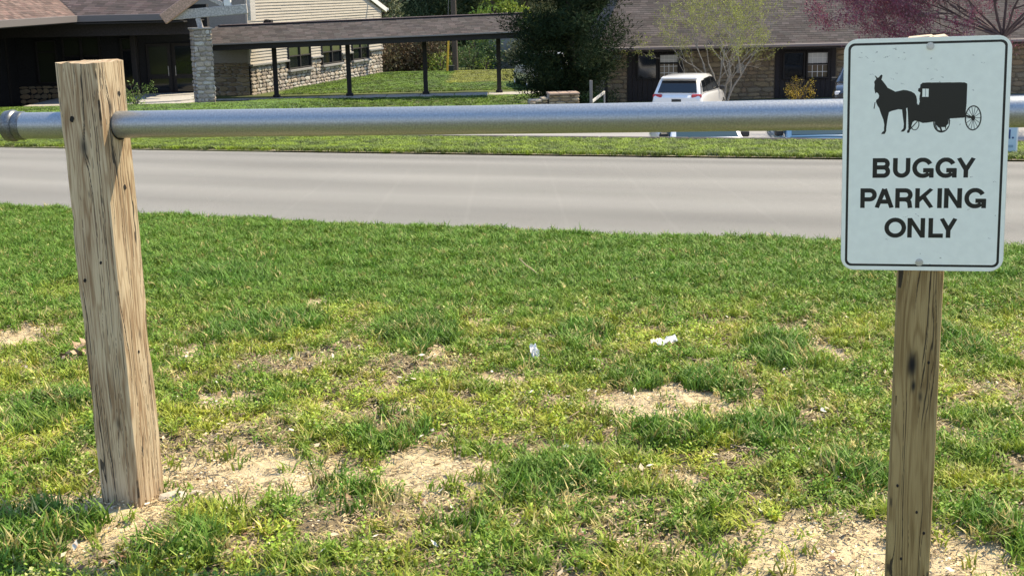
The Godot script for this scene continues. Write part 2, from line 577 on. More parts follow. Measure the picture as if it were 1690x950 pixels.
# the strokes of one capital in a box of w by h, as centre lines of a pen of width p
func strokes(ch: String, w: float, h: float, p: float) -> Array:
	var q := p / 2.0
	var l := q
	var r := w - q
	var t := q
	var b := h - q
	var cy := h * 0.5
	match ch:
		"B":
			var rr := (h * 0.48 - p) / 2.0 + q * 0.5
			var m := h * 0.47
			var r1 := (m - t) / 2.0
			var r2 := (b - m) / 2.0
			var top := PackedVector2Array([Vector2(l, t)])
			top.append_array(arc(Vector2(r - r1 - 1.0, t + r1), r1, r1, -90, 90))
			top.append(Vector2(l, m))
			var bot := PackedVector2Array([Vector2(l, m)])
			bot.append_array(arc(Vector2(r - r2, m + r2), r2, r2, -90, 90))
			bot.append(Vector2(l, b))
			return [PackedVector2Array([Vector2(l, 0), Vector2(l, h)]), top, bot]
		"U":
			var rr := (r - l) / 2.0
			var u := PackedVector2Array([Vector2(l, 0)])
			u.append_array(arc(Vector2(w / 2, b - rr), rr, rr, 180, 0))
			u.append(Vector2(r, 0))
			return [u]
		"G":
			return [arc(Vector2(w * 0.5, cy), w * 0.5 - q, h * 0.515 - q, -28, -318, 40), PackedVector2Array([Vector2(w * 0.52, cy + q * 1.2), Vector2(w, cy + q * 1.2)]), PackedVector2Array([Vector2(w - q * 0.8, cy + 1.5), Vector2(w - q * 0.8, h)])]
		"O":
			var o := arc(Vector2(w * 0.5, cy), w * 0.5 - q, h * 0.515 - q, 0, 360, 44)
			return [o]
		"Y":
			return [PackedVector2Array([Vector2(q * 0.95, 0), Vector2(w / 2, h * 0.60)]), PackedVector2Array([Vector2(w - q * 0.95, 0), Vector2(w / 2, h * 0.60)]), PackedVector2Array([Vector2(w / 2, h * 0.52), Vector2(w / 2, h)])]
		"P", "R":
			var m := h * 0.56
			var r1 := (m - t) / 2.0
			var top := PackedVector2Array([Vector2(l, t)])
			top.append_array(arc(Vector2(r - r1, t + r1), r1, r1, -90, 90))
			top.append(Vector2(l, m))
			var out := [PackedVector2Array([Vector2(l, 0), Vector2(l, h)]), top]
			if ch == "R":
				var leg := PackedVector2Array([Vector2(w * 0.45, m)])
				leg.append_array(arc(Vector2(r - p * 1.3, m + p * 0.95), p * 1.15, p * 0.95, -90, 0, 8))
				leg.append(Vector2(r, h))
				out.append(leg)
			return out
		"A":
			return [PackedVector2Array([Vector2(q * 0.95, h), Vector2(w / 2 - 0.3, q * 0.3)]), PackedVector2Array([Vector2(w - q * 0.95, h), Vector2(w / 2 + 0.3, q * 0.3)]), PackedVector2Array([Vector2(w * 0.22, h * 0.68), Vector2(w * 0.78, h * 0.68)])]
		"K":
			return [PackedVector2Array([Vector2(l, 0), Vector2(l, h)]), PackedVector2Array([Vector2(l, h * 0.66), Vector2(w - p * 0.55, 0)]), PackedVector2Array([Vector2(w * 0.40, h * 0.36), Vector2(w - p * 0.5, h)])]
		"I":
			return [PackedVector2Array([Vector2(w / 2, 0), Vector2(w / 2, h)])]
		"N":
			return [PackedVector2Array([Vector2(l, 0), Vector2(l, h)]), PackedVector2Array([Vector2(r, 0), Vector2(r, h)]), PackedVector2Array([Vector2(l + 0.2, 0), Vector2(r - 0.2, h)])]
		"L":
			return [PackedVector2Array([Vector2(l, 0), Vector2(l, b), Vector2(w, b)])]
	return []

func letter(img: Image, ch: String, x: float, y: float, w: float, h: float, p: float, s: float, ink: Color) -> void:
	if ch == "O":
		var c := Vector2(x + w / 2.0, y + h / 2.0)
		fill(img, [Array(arc(c, w / 2.0, h * 0.515, 0, 360, 60)), Array(arc(c, w / 2.0 - p, h * 0.515 - p, 0, 360, 60))], s, ink)
		return
	for line in strokes(ch, w, h, p):
		for poly in Geometry2D.offset_polyline(line, p / 2.0, Geometry2D.JOIN_MITER, Geometry2D.END_BUTT):
			var moved := []
			for v in poly:
				moved.append(Vector2(v.x + x, clampf(v.y, -0.4, h + 0.4) + y))
			fill(img, [moved], s, ink)

func pairs(a: Array) -> Array:
	var o := []
	for i in range(0, a.size(), 2): o.append(Vector2(a[i], a[i + 1]))
	return o

func oval(img: Image, c: Vector2, rx: float, ry: float, t: float, s: float, col: Color) -> void:
	fill(img, [Array(arc(c, rx, ry, 0, 360, 48)), Array(arc(c, rx - t, ry - t, 0, 360, 48))], s, col)

func sign_print() -> ImageTexture:
	var s := 3.3
	var img := Image.create(int(305 * s), int(457 * s), false, Image.FORMAT_RGB8)
	var paper := Color(0.93, 0.95, 0.905)
	var ink := Color(0.055, 0.06, 0.065)
	img.fill(paper)
	var g := RandomNumberGenerator.new()
	g.seed = 77
	var n := FastNoiseLite.new()
	n.seed = 12
	n.frequency = 0.012
	n.fractal_octaves = 5
	for y in range(0, img.get_height(), 3):        # faint mottling of weathered sheeting
		for x in range(0, img.get_width(), 3):
			var k := 1.0 + n.get_noise_2d(x, y) * 0.022
			img.fill_rect(Rect2i(x, y, 3, 3), Color(paper.r * k, paper.g * k, paper.b * k))
	for i in 46:                                     # scuffs
		var x := g.randf_range(15, 290)
		var y := g.randf_range(18, 90) if i < 26 else g.randf_range(90, 445)
		var l := g.randf_range(1.5, 9.0)
		var a := g.randf_range(-0.5, 0.8)
		for k in 6:
			var p := Vector2(x, y) + Vector2(cos(a), sin(a)) * l * k / 6.0 + Vector2(g.randfn(0, 0.5), g.randfn(0, 0.5))
			var d := g.randf_range(0.55, 0.85)
			fill(img, [Array(arc(p, g.randf_range(0.3, 1.1), g.randf_range(0.2, 0.7), 0, 360, 8))], s, Color(paper.r * d, paper.g * d, paper.b * d))
	# border line
	var ring := func(e: float, r: float) -> Array:
		var o := PackedVector2Array()
		o.append_array(arc(Vector2(e + r, e + r), r, r, 180, 270, 8))
		o.append_array(arc(Vector2(305 - e - r, e + r), r, r, 270, 360, 8))
		o.append_array(arc(Vector2(305 - e - r, 457 - e - r), r, r, 0, 90, 8))
		o.append_array(arc(Vector2(e + r, 457 - e - r), r, r, 90, 180, 8))
		return Array(o)
	fill(img, [ring.call(7.6, 12.0), ring.call(12.2, 8.5)], s, ink)
	# horse and carriage body
	fill(img, [pairs([60.8, 102.6, 60.9, 104.9, 59.2, 104.6, 57.3, 95.7, 57.8, 88.2, 56.8, 82.8, 58.4, 79.8, 60.5, 77.2, 59.6, 73.8, 57.3, 70.7, 59.5, 71.2, 62.3, 74.5, 65.5, 74.2, 67.5, 70.8, 69.9, 68.8, 72.3, 70.3, 71.1, 75.3, 70.3, 78.4, 73.9, 82.9, 78.5, 89.0, 82.3, 94.6, 89.0, 98.1, 96.4, 102.3, 102.9, 101.1, 111.5, 99.2, 118.0, 100.1, 126.0, 102.7, 132.0, 106.5, 135.3, 111.7, 137.1, 120.0, 136.8, 126.0, 140.0, 127.5,
		142.0, 123.0, 141.0, 117.0, 141.5, 111.0, 142.7, 105.0, 138.2, 102.0, 138.8, 96.7, 141.9, 96.0, 142.1, 89.9, 146.2, 86.2, 154.1, 85.8, 222.4, 86.9, 227.4, 89.4, 227.6, 105.1, 227.5, 127.5, 226.6, 142.4, 226.1, 147.6, 225.6, 152.8, 224.3, 154.6, 198.9, 155.9, 196.8, 157.4, 165.7, 162.0, 155.7, 163.5, 148.6, 163.9, 141.3, 160.9, 134.0, 159.1, 129.9, 162.1, 127.3, 171.2, 125.7, 174.2, 125.1, 180.2, 123.5, 182.9, 119.9, 182.5, 120.4, 178.7, 122.5, 175.7, 121.4, 156.2, 120.5, 144.1, 119.4, 133.6, 117.3, 135.1, 118.3, 144.1, 118.2, 165.2, 118.1, 174.2, 116.1, 178.0, 113.3, 180.3, 108.2, 180.3, 110.3, 177.3, 113.1, 174.3, 113.7, 165.2, 111.4, 150.2, 109.8, 137.4, 102.9, 136.6, 91.4, 139.4, 85.7, 141.9, 83.9, 150.3, 82.8, 159.3, 81.4, 171.4, 81.1, 179.0, 78.7, 184.3, 72.2, 184.8, 73.5, 181.3, 77.0, 178.2, 77.2, 165.4, 75.4, 156.3, 70.5, 144.2, 67.2, 133.6, 64.1, 129.1, 60.9, 121.5, 61.4, 117.7, 63.6, 116.2, 65.7, 114.0, 66.6, 109.4, 64.6, 104.9])], s, ink)
	fill(img, [pairs([58.5, 122, 60.0, 122, 58.6, 134.5, 56.8, 134.5])], s, ink)
	fill(img, [pairs([146.4, 97.5, 158.0, 97.8, 157.8, 113.6, 146.2, 113.2])], s, paper)
	for k in [152.1]:
		fill(img, [pairs([k - 0.5, 97.5, k + 0.5, 97.5, k + 0.5, 114, k - 0.5, 114])], s, Color(0.6, 0.62, 0.62))
	fill(img, [pairs([138.2, 118.5, 140.6, 118.5, 140.8, 128.0, 138.6, 128.5])], s, paper)
	# wheels
	oval(img, Vector2(134.0, 166.0), 8.5, 12.0, 1.6, s, ink)
	fill(img, [pairs([124, 176, 126, 177, 140, 160, 139, 159])], s, ink)
	fill(img, [Array(arc(Vector2(183.2, 163.2), 12.4, 17.2, 0, 360, 40))], s, ink)
	oval(img, Vector2(183.2, 163.2), 15.4, 19.8, 2.6, s, ink)
	fill(img, [pairs([173, 168, 178, 172.5, 190, 172.5, 196, 165, 196.5, 169, 191, 177.5, 184, 180, 177, 177.5])], s, paper)
	fill(img, [pairs([176.5, 169, 183, 173, 185, 180, 182, 180, 180, 174, 175.5, 171])], s, ink)
	fill(img, [pairs([190.5, 160, 192.3, 160, 191.5, 176, 190, 176])], s, ink)
	oval(img, Vector2(240.3, 155.4), 15.2, 24.2, 2.3, s, ink)
	for k in 14:
		var a := TAU * k / 14.0
		var e := Vector2(cos(a) * 14.0, sin(a) * 23.0)
		var t := Vector2(-e.y, e.x).normalized() * 0.42
		var c := Vector2(240.3, 155.4)
		fill(img, [[c + t, c + e + t, c + e - t, c - t]], s, ink)
	fill(img, [Array(arc(Vector2(240.3, 155.4), 3.6, 5.4, 0, 360, 20))], s, ink)
	fill(img, [pairs([224, 148, 240, 153, 240, 157, 224, 152])], s, ink)
	for l in [["B", 57.2, 232.1, 33.2], ["U", 95.6, 232.1, 32.4], ["G", 131.6, 232.1, 39.0], ["G", 174.4, 232.1, 38.6], ["Y", 213.4, 232.1, 34.6],
			["P", 35.2, 292.2, 31.0], ["A", 62.6, 292.2, 36.0], ["R", 101.2, 292.2, 32.4], ["K", 138.6, 292.2, 34.6], ["I", 179.4, 292.2, 9.0], ["N", 192.0, 292.2, 33.0], ["G", 229.6, 292.2, 39.2],
			["O", 82.0, 351.6, 41.0], ["N", 125.4, 351.6, 33.0], ["L", 164.8, 351.6, 27.4], ["Y", 185.4, 351.6, 33.0]]:
		letter(img, l[0], l[1], l[2], l[3], 39.2, 8.5, s, ink)
	return ImageTexture.create_from_image(img)

# a sheet from rows of points (each row further ahead, each point further right), with colours
func sheet(called: String, P: Array, C: Array, m: Material, parent: Node = null) -> MeshInstance3D:
	var nr := P.size()
	var nc: int = P[0].size()
	var v := PackedVector3Array()
	var c := PackedColorArray()
	var n := PackedVector3Array()
	var uv := PackedVector2Array()
	var idx := PackedInt32Array()
	for j in nr:
		v.append_array(P[j])
		if C.size(): c.append_array(C[j])
	n.resize(nr * nc)
	uv.resize(nr * nc)
	for j in nr:
		for k in nc:
			var a: Vector3 = v[j * nc + mini(k + 1, nc - 1)] - v[j * nc + maxi(k - 1, 0)]
			var b: Vector3 = v[mini(j + 1, nr - 1) * nc + k] - v[maxi(j - 1, 0) * nc + k]
			n[j * nc + k] = a.cross(b).normalized()
			uv[j * nc + k] = Vector2(v[j * nc + k].x, v[j * nc + k].z)
			if j < nr - 1 and k < nc - 1:
				var p := j * nc + k
				idx.append_array(PackedInt32Array([p, p + nc, p + 1, p + 1, p + nc, p + nc + 1]))
	var arr := []
	arr.resize(Mesh.ARRAY_MAX)
	arr[Mesh.ARRAY_VERTEX] = v
	arr[Mesh.ARRAY_NORMAL] = n
	arr[Mesh.ARRAY_TEX_UV] = uv
	if C.size(): arr[Mesh.ARRAY_COLOR] = c
	arr[Mesh.ARRAY_INDEX] = idx
	var mesh := ArrayMesh.new()
	mesh.add_surface_from_arrays(Mesh.PRIMITIVE_TRIANGLES, arr)
	return node(called, mesh, m, parent)

func steps(list: Array) -> Array:      # [from, to, step, from, to, step ...] as one rising list
	var o := []
	for i in range(0, list.size(), 3):
		var x: float = list[i]
		while x < list[i + 1] - 1e-4:
			o.append(x)
			x += list[i + 2]
	o.append(list[-2])
	return o

func build_ground() -> void:
	# the near lawn, its bare sand and its litter
	var xs := steps([-200.0, -60.0, 35.0, -60.0, -12.0, 6.0, -12.0, -5.0, 0.25, -5.0, 4.8, 0.032, 4.8, 12.0, 0.3, 12.0, 60.0, 6.0, 60.0, 200.0, 35.0])
	var P := []
	var C := []
	var back := [-80.0, -30.0, -10.0, -3.0, 0.0, 1.5]
	var fine := 230
	for j in back.size() + fine + 1:
		var row := PackedVector3Array()
		var cr := PackedColorArray()
		for x in xs:
			var e := near_edge(x)
			var d: float = back[j] if j < back.size() else lerpf(2.6, e, pow(float(j - back.size()) / fine, 1.25))
			var near: bool = absf(x) < 0.4 * d + 2.6 and d > 1.4
			var y := lay(d)
			var gk := 1.0 + NB.get_noise_2d(x * 1.5, d * 1.5) * 0.6
			var c := Color(0.130 * gk, 0.155 * gk, 0.036)
			if near:
				var a := lawn_at(x, d)
				var s: float = maxf(a[0], 0.0)
				var l: float = a[1]
				y = near_ground(x, d) - 0.012 * s
				var far := smoothstep(6.8, 8.6, d)
				var g := NB.get_noise_2d(x * 30.0, d * 30.0)
				var soil := Color(0.11, 0.085, 0.042).lerp(Color(0.06, 0.065, 0.02), far)
				soil = soil.lerp(Color(0.46, 0.38, 0.20), clampf(0.10 + NB.get_noise_2d(x * 8.0, d * 8.0) * 1.2, 0.0, 0.7) * (1.0 - far))
				c = soil.lerp(Color(0.34, 0.26, 0.15), l * 0.7)
				c = c.lerp(Color(0.84, 0.675, 0.405), s)
				c = Color(c.r * (1.0 + g * 0.3), c.g * (1.0 + g * 0.3), c.b * (1.0 + g * 0.25))
			row.append(Vector3(x, y, -d))
			cr.append(c)
		P.append(row)
		C.append(cr)
	var earth := grain(mk(1, 1, 1, 0.95, 0.0, true), noise_tex(5, 0.12, 0.74, 1.0, 1024, 5), 1.37, noise_tex(6, 0.13, 0.0, 1.0, 1024, 5), 0.7)
	M.earth = earth
	tag(sheet("lawn", P, C, earth), "worn lawn with bare sandy patches in front of the road", "lawn", "", "structure")

	# the road
	xs = steps([-200.0, -60.0, 20.0, -60.0, -20.0, 4.0, -20.0, 16.0, 0.5, 16.0, 60.0, 4.0, 60.0, 200.0, 20.0])
	P = []
	C = []
	for j in 41:
		var row := PackedVector3Array()
		var cr := PackedColorArray()
		var t := j / 40.0
		for x in xs:
			var d := lerpf(near_edge(x) - 0.1, far_edge(x) + 0.08, t)
			row.append(Vector3(x, lay(d) - 0.022 + 0.03 * sin(PI * t), -d))
			var k := 1.0
			for tr in [[0.16, 0.06, -0.15], [0.30, 0.04, 0.10], [0.42, 0.05, -0.10], [0.56, 0.035, 0.12], [0.70, 0.06, -0.16], [0.90, 0.05, -0.20]]:   # wheel paths
				k += tr[2] * exp(-pow((t + NB.get_noise_2d(x * 0.08, t * 3.0) * 0.02 - tr[0]) / tr[1], 2.0))
			k += NB.get_noise_2d(x * 0.11, t * 7.0) * 0.10 + NB.get_noise_2d(x * 0.2 + 40.0, t * 2.0) * 0.05
			var dirt := smoothstep(0.965, 1.0, t) + smoothstep(0.03, 0.0, t) * 0.7
			var c := Color(0.45 * k, 0.44 * k, 0.405 * k).lerp(Color(0.45, 0.41, 0.33), dirt)
			cr.append(c)
		P.append(row)
		C.append(cr)
	var asphalt := grain(mk(1, 1, 1, 0.9, 0.0, true), noise_tex(8, 0.34, 0.45, 1.0, 1024, 4), 1.13, noise_tex(9, 0.35, 0.0, 1.0, 1024, 3), 0.5)
	tag(sheet("road", P, C, asphalt), "grey worn asphalt road crossing behind the hitching rail", "road", "", "structure")

	# everything beyond the road
	var offs := steps([0.0, 0.3, 0.1, 0.3, 9.0, 0.3, 9.0, 66.0, 1.0, 66.0, 120.0, 6.0, 120.0, 500.0, 40.0])
	P = []
	C = []
	for o in offs:
		var row := PackedVector3Array()
		var cr := PackedColorArray()
		for x in xs:
			var d: float = far_edge(x) + o
			var y := land(x, d)
			if o > 0.2 and o < 9.0: y += NB.get_noise_2d(x * 0.8, d * 0.8) * 0.02
			var k := 1.0 + NB.get_noise_2d(x * 0.4, d * 0.4) * 0.4
			var c := Color(0.105 * k, 0.135 * k, 0.030)
			if o < 0.3: c = Color(0.40, 0.34, 0.22)
			row.append(Vector3(x, y, -d))
			cr.append(c)
		P.append(row)
		C.append(cr)
	tag(sheet("ground", P, C, earth), "green ground sloping from the road down to the buildings", "ground", "", "structure")

	# car park, walkway and entry paving
	M.pave = grain(mk(0.38, 0.37, 0.36, 0.9), noise_tex(8, 0.16, 0.75, 1.0), 1.2)
	for q in [[0.0, 1.0]]:
		P = []
		for j in 30:
			var row := PackedVector3Array()
			for k in 60:
				var d0 := 24.0 + j
				var x := lerpf(-2.6 - (d0 - 24.2) * 0.1 + 0.1, 45.0, k / 59.0)
				var d := maxf(d0, strip_edge(x) + 3.05)
				if j == 29: d = 53.6
				if d > 44.0 and x < 2.9: x = 2.9
				row.append(Vector3(x, -3.0, -d))
			P.append(row)
		tag(sheet("parking_lot", P, [], M.pave), "pale paved parking lot beyond the grass strip", "parking lot", "", "structure")
	var concrete := grain(mk(0.50, 0.48, 0.44, 0.85), noise_tex(14, 0.05, 0.8, 1.0), 0.5)
	M.concrete = concrete
	var st := begin()
	for k in 11:
		cbox(st, turned(-13.6 + 1.5 * k, -2.99, -59.5, Vector3.ZERO), Vector3(1.48, 0.14, 2.3), 0.015)
	tag(put("walkway", st, concrete), "concrete walkway under the covered canopy", "walkway", "", "structure")
	st = begin()
	for k in 3:
		var pts := []
		for i in 20:
			var a := TAU * i / 20.0
			pts.append(Vector3(-13.4 + cos(a) * (2.1 - 0.25 * k), -2.30 + 0.05 * k - 0.03, -48.7 - 0.9 * k + sin(a) * 1.3))
		slab(st, pts, Vector3(0, -0.35, 0))
	cbox(st, at(-15.0, -2.42, -51.6), Vector3(5.4, 0.3, 5.4), 0.02)
	tag(put("entry_pavement", st, concrete), "pale concrete entry paving by the stone column", "pavement", "", "structure")
	# kerb of the car park
	st = begin()
	for k in 9:
		var x0 := -2.7 + k * 1.4
		var x1 := x0 + 1.385
		bar(st, Vector3(x0, lay(strip_edge(x0)) - 0.05, -strip_edge(x0) - 0.10), Vector3(x1, lay(strip_edge(x1)) - 0.05, -strip_edge(x1) - 0.10), 0.15, 0.20, 0.02)
	tag(put("kerb", st, grain(mk(0.10, 0.085, 0.075, 0.9), noise_tex(14, 0.05, 0.6, 1.0), 1.0)), "dark low kerb along the far side of the grass strip", "kerb", "", "structure")

func blade_clump(n: int, hgt: float, wid: float, rad: float, lean: float, seed_: int) -> ArrayMesh:
	var g := RandomNumberGenerator.new()
	g.seed = seed_
	var st := begin()
	for i in n:
		var a := g.randf() * TAU
		var o := Vector3(cos(a), 0, sin(a)) * rad * sqrt(g.randf())
		var b := g.randf() * TAU
		var dir := Vector3(cos(b), 0, sin(b))
		var s := Vector3(-sin(b), 0, cos(b)) * wid * 0.5 * g.randf_range(0.7, 1.2)
		var h := hgt * g.randf_range(0.55, 1.2)
		var l := lean * g.randf_range(0.2, 1.5) * h
		var p1 := o + Vector3(0, h * 0.55, 0) + dir * l * 0.3
		var p2 := o + Vector3(0, h * 0.92, 0) + dir * l
		var k := g.randf_range(0.5, 1.5)
		var c0 := Color(k, k, k)
		var c := Color(k * g.randf_range(0.95, 1.25), k, k * g.randf_range(0.8, 1.1))
		var behind := o - dir * 10.0
		face(st, [o - s, o + s, p1 + s * 0.9, p1 - s * 0.9], behind, c0)
		face(st, [p1 - s * 0.9, p1 + s * 0.9, p2], behind, c)
	return done(st)

func clover_clump(n: int, rad: float, leaf: float, seed_: int) -> ArrayMesh:
	var g := RandomNumberGenerator.new()
	g.seed = seed_
	var st := begin()
	for i in n:
		var a := g.randf() * TAU
		var r := rad * sqrt(g.randf())
		var o := Vector3(cos(a) * r, g.randf_range(0.012, 0.045), sin(a) * r)
		var k := g.randf_range(0.5, 1.45)
		var t := Basis.from_euler(Vector3(g.randf_range(-0.8, 0.8), g.randf() * TAU, g.randf_range(-0.8, 0.8)))
		var l := leaf * g.randf_range(0.7, 1.3)
		face(st, [o, o + t * Vector3(l * 0.5, 0.1 * l, l * 0.45), o + t * Vector3(l * 1.1, 0, 0), o + t * Vector3(l * 0.5, 0.1 * l, -l * 0.45)], o - Vector3(0, 1, 0), Color(k, k, k))
	return done(st)

func straw_clump(n: int, rad: float, len_: float, wid: float, seed_: int) -> ArrayMesh:
	var g := RandomNumberGenerator.new()
	g.seed = seed_
	var st := begin()
	for i in n:
		var a := g.randf() * TAU
		var o := Vector3(cos(a), 0, sin(a)) * rad * sqrt(g.randf()) + Vector3(0, g.randf_range(0.001, 0.014), 0)
		var t := Basis.from_euler(Vector3(g.randf_range(-0.3, 0.3), g.randf() * TAU, g.randf_range(-0.25, 0.25)))
		var l := len_ * g.randf_range(0.4, 1.2)
		var w := wid * g.randf_range(0.6, 1.4)
		var k := g.randf_range(0.55, 1.25)
		face(st, [o + t * Vector3(-l / 2, 0, -w / 2), o + t * Vector3(l / 2, 0, -w * 0.3), o + t * Vector3(l / 2, w * 0.2, w * 0.4), o + t * Vector3(-l / 2, w * 0.3, w / 2)], o - Vector3(0, 1, 0), Color(k, k * g.randf_range(0.92, 1.02), k * g.randf_range(0.8, 1.05)))
	return done(st)

func build_grass() -> void:
	var g := RandomNumberGenerator.new()
	g.seed = 404
	var gm := mk(1, 1, 1, 0.55, 0.0, true)
	gm.backlight_enabled = true
	gm.backlight = Color(0.62, 0.62, 0.62)
	gm.metallic_specular = 0.35
	M.leaf = gm
	var dry := mk(1, 1, 1, 0.8, 0.0, true)
	M.dry = dry
	var short := [[], [], []]
	var shortc := [[], [], []]
	var tall := []
	var tallc := []
	var clover := []
	var cloverc := []
	var straw := []
	var strawc := []
	var chips := []
	var chipsc := []
	var step := 0.0235
	var d := 1.7
	while d < 15.5:
		var inner := 0.40 * d + 0.45
		var half := inner + 1.9
		var x := -half
		var st_ := step * (1.0 if d < 6.5 else 1.12)
		while x < half:
			var aside := absf(x) > inner or d < 3.0       # beyond the frame: fewer, larger tufts
			if aside: st_ = step * 1.9
			else: st_ = step * (1.0 if d < 6.5 else 1.12)
			var px := x + g.randf_range(-0.5, 0.5) * st_
			var pd := d + g.randf_range(-0.5, 0.5) * st_
			x += st_
			if pd > near_edge(px) + 0.02 + NB.get_noise_2d(px * 6.0, 5.0) * 0.05: continue
			var a := lawn_at(px, pd)
			var sand: float = a[0]
			var litter: float = a[1]
			var tuft: float = a[2]
			var lime: float = a[3]
			var far := smoothstep(6.6, 8.4, pd)
			var y := near_ground(px, pd) - 0.012 * sand
			var p := Vector3(px, y, -pd)
			var yaw := g.randf() * TAU
			var big := NB.get_noise_2d(px * 1.7 + 20.0, pd * 1.3)
			var mid := NB.get_noise_2d(px * 7.0 + 3.0, pd * 6.0)
			# dry bits on the bare ground
			if g.randf() < 0.10 + 0.24 * sand + 0.40 * litter and far < 0.6:
				if g.randf() < 0.22 + 0.35 * sand:
					chips.append(Transform3D(Basis(Vector3.UP, yaw).scaled(Vector3.ONE * g.randf_range(0.7, 1.5)), p))
					var k := g.randf_range(0.55, 1.2)
					var w := Color(0.78, 0.62, 0.37)
					if g.randf() < 0.09: w = Color(0.30, 0.19, 0.09)
					elif g.randf() < 0.10: w = Color(0.80, 0.74, 0.62)
					chipsc.append(Color(w.r * k, w.g * k, w.b * k))
				else:
					straw.append(Transform3D(Basis(Vector3.UP, yaw).scaled(Vector3.ONE * g.randf_range(0.7, 1.4)), p))
					var k := g.randf_range(0.6, 1.2)
					strawc.append(Color(0.52 * k, 0.42 * k, 0.22 * k))
			var keep := (1.0 - 0.985 * sand) * (1.0 - 0.80 * litter)
			keep *= lerpf(clampf(0.80 + mid * 0.85 + tuft * 0.4, 0.12, 1.0), 1.0, far)
			if g.randf() > keep: continue
			# colour
			var c := Color(0.175, 0.275, 0.032)
			c = c.lerp(Color(0.320, 0.365, 0.046), clampf(0.30 + big * 1.3, 0.0, 1.0) * (1.0 - 0.75 * far))
			c = c.lerp(Color(0.125, 0.240, 0.030), far * clampf(0.55 + mid * 0.8, 0.0, 1.0))
			c = c.lerp(Color(0.39, 0.43, 0.050), lime * 0.8 * (1.0 - 0.55 * far))
			c = c.lerp(Color(0.110, 0.225, 0.028), tuft * 0.85)
			var k := 1.0 + mid * 0.45 + g.randf_range(-0.28, 0.34)
			if g.randf() < (0.13 + 0.25 * litter) * (1.0 - 0.75 * far): c = Color(0.50, 0.43, 0.17)
			c = Color(c.r * k, c.g * k, c.b * k)
			var tilt := Basis.from_euler(Vector3(g.randfn(0, 0.18), yaw, g.randfn(0, 0.18)))
			var s := g.randf_range(0.7, 1.15) * (1.0 + 0.5 * mid) * (1.0 - 0.35 * litter) * (1.0 - 0.3 * lime)
			if tuft > 0.25 and g.randf() < 0.55 * tuft:
				tall.append(Transform3D(tilt.scaled(Vector3.ONE * g.randf_range(0.7, 1.15)), p))
				tallc.append(c)
			elif g.randf() < clampf(0.14 + NB.get_noise_2d(px * 3.1 + 60.0, pd * 2.4) * 1.1 + lime * 0.12, 0.04, 0.6) * (1.0 - 0.55 * far):
				clover.append(Transform3D(tilt.scaled(Vector3.ONE * g.randf_range(0.8, 1.25)), p))
				cloverc.append(Color(c.r * 0.86, c.g * 1.0, c.b * 0.95))
			else:
				var v := g.randi() % 3
				short[v].append(Transform3D(tilt.scaled(Vector3(1.0, s, 1.0) * (1.0 + 0.15 * far)), p))
				shortc[v].append(c)
		d += step * (1.0 if d < 6.5 else 1.12)
	var lg := thing("lawn_grass", "short mown grass of mixed green on the worn near lawn", "grass")
	lg.set_meta("kind", "stuff")
	for v in 3:
		many("grass_tuft", blade_clump(9 + v, 0.043, 0.0068, 0.027, 1.05, 11 + v), gm, short[v], shortc[v], lg)
	tag(many("tall_grass", blade_clump(15, 0.066, 0.0066, 0.034, 0.85, 21), gm, tall, tallc), "taller dark green grass tufts standing in the lawn", "grass")
	tag(many("clover", clover_clump(15, 0.028, 0.0112, 23), gm, clover, cloverc), "small broad leaved weeds growing among the grass", "weeds")
	tag(many("dry_straw", straw_clump(7, 0.04, 0.045, 0.0035, 25), dry, straw, strawc), "dry straw and dead grass lying on the bare soil", "straw")
	tag(many("sand_crumbs", straw_clump(8, 0.03, 0.008, 0.005, 27), dry, chips, chipsc), "tan crumbs and wood chips strewn on the sandy patches", "crumbs")
	# the strip beyond the road, the lawn by the canopy and the lawn behind it
	var xf := []
	var xc := []
	for i in 30000:
		var x := g.randf_range(-13.0, 10.0)
		var dd := far_edge(x) + g.randf_range(0.05, 5.4)
		if absf(x) > 0.42 * dd + 0.5: continue
		if dd > strip_edge(x) - 0.02 and x > -2.8: continue
		var k := g.randf_range(0.75, 1.3) * (1.0 + NB.get_noise_2d(x * 1.5, dd * 1.5) * 0.7)
		xf.append(Transform3D(Basis(Vector3.UP, g.randf() * TAU).scaled(Vector3(2.0, 1.15, 2.0)), Vector3(x, land(x, dd), -dd)))
		xc.append(Color(0.19 * k, 0.26 * k, 0.040))
	for i in 26000:
		var x := g.randf_range(-17.0, 4.0)
		var dd := g.randf_range(26.0, 78.0)
		if lot_share(x, dd) > 0.6 and dd < 45.0: continue
		if dd > 58.2 and dd < 60.8: continue
		if x < -10.3 and dd > 45.8: continue
		if dd > 60.0 and x < -11.6 + (dd - 60.8) * 0.283 + 0.1: continue
		var k := g.randf_range(0.8, 1.2) * (1.0 + NB.get_noise_2d(x * 0.5, dd * 0.5) * 0.5)
		xf.append(Transform3D(Basis(Vector3.UP, g.randf() * TAU).scaled(Vector3(4.5, 1.3, 4.5)), Vector3(x, land(x, dd), -dd)))
		var c := Color(0.135 * k, 0.225 * k, 0.035)
		if x > -3.0 and dd > 66.0: c = Color(0.26 * k, 0.28 * k, 0.06)
		xc.append(c)
	tag(many("far_grass", blade_clump(14, 0.05, 0.006, 0.04, 0.7, 29), gm, xf, xc), "bright green mown grass beyond the road and around the buildings", "grass")

# ---------------------------------------------------------------- the hitching rail and the sign

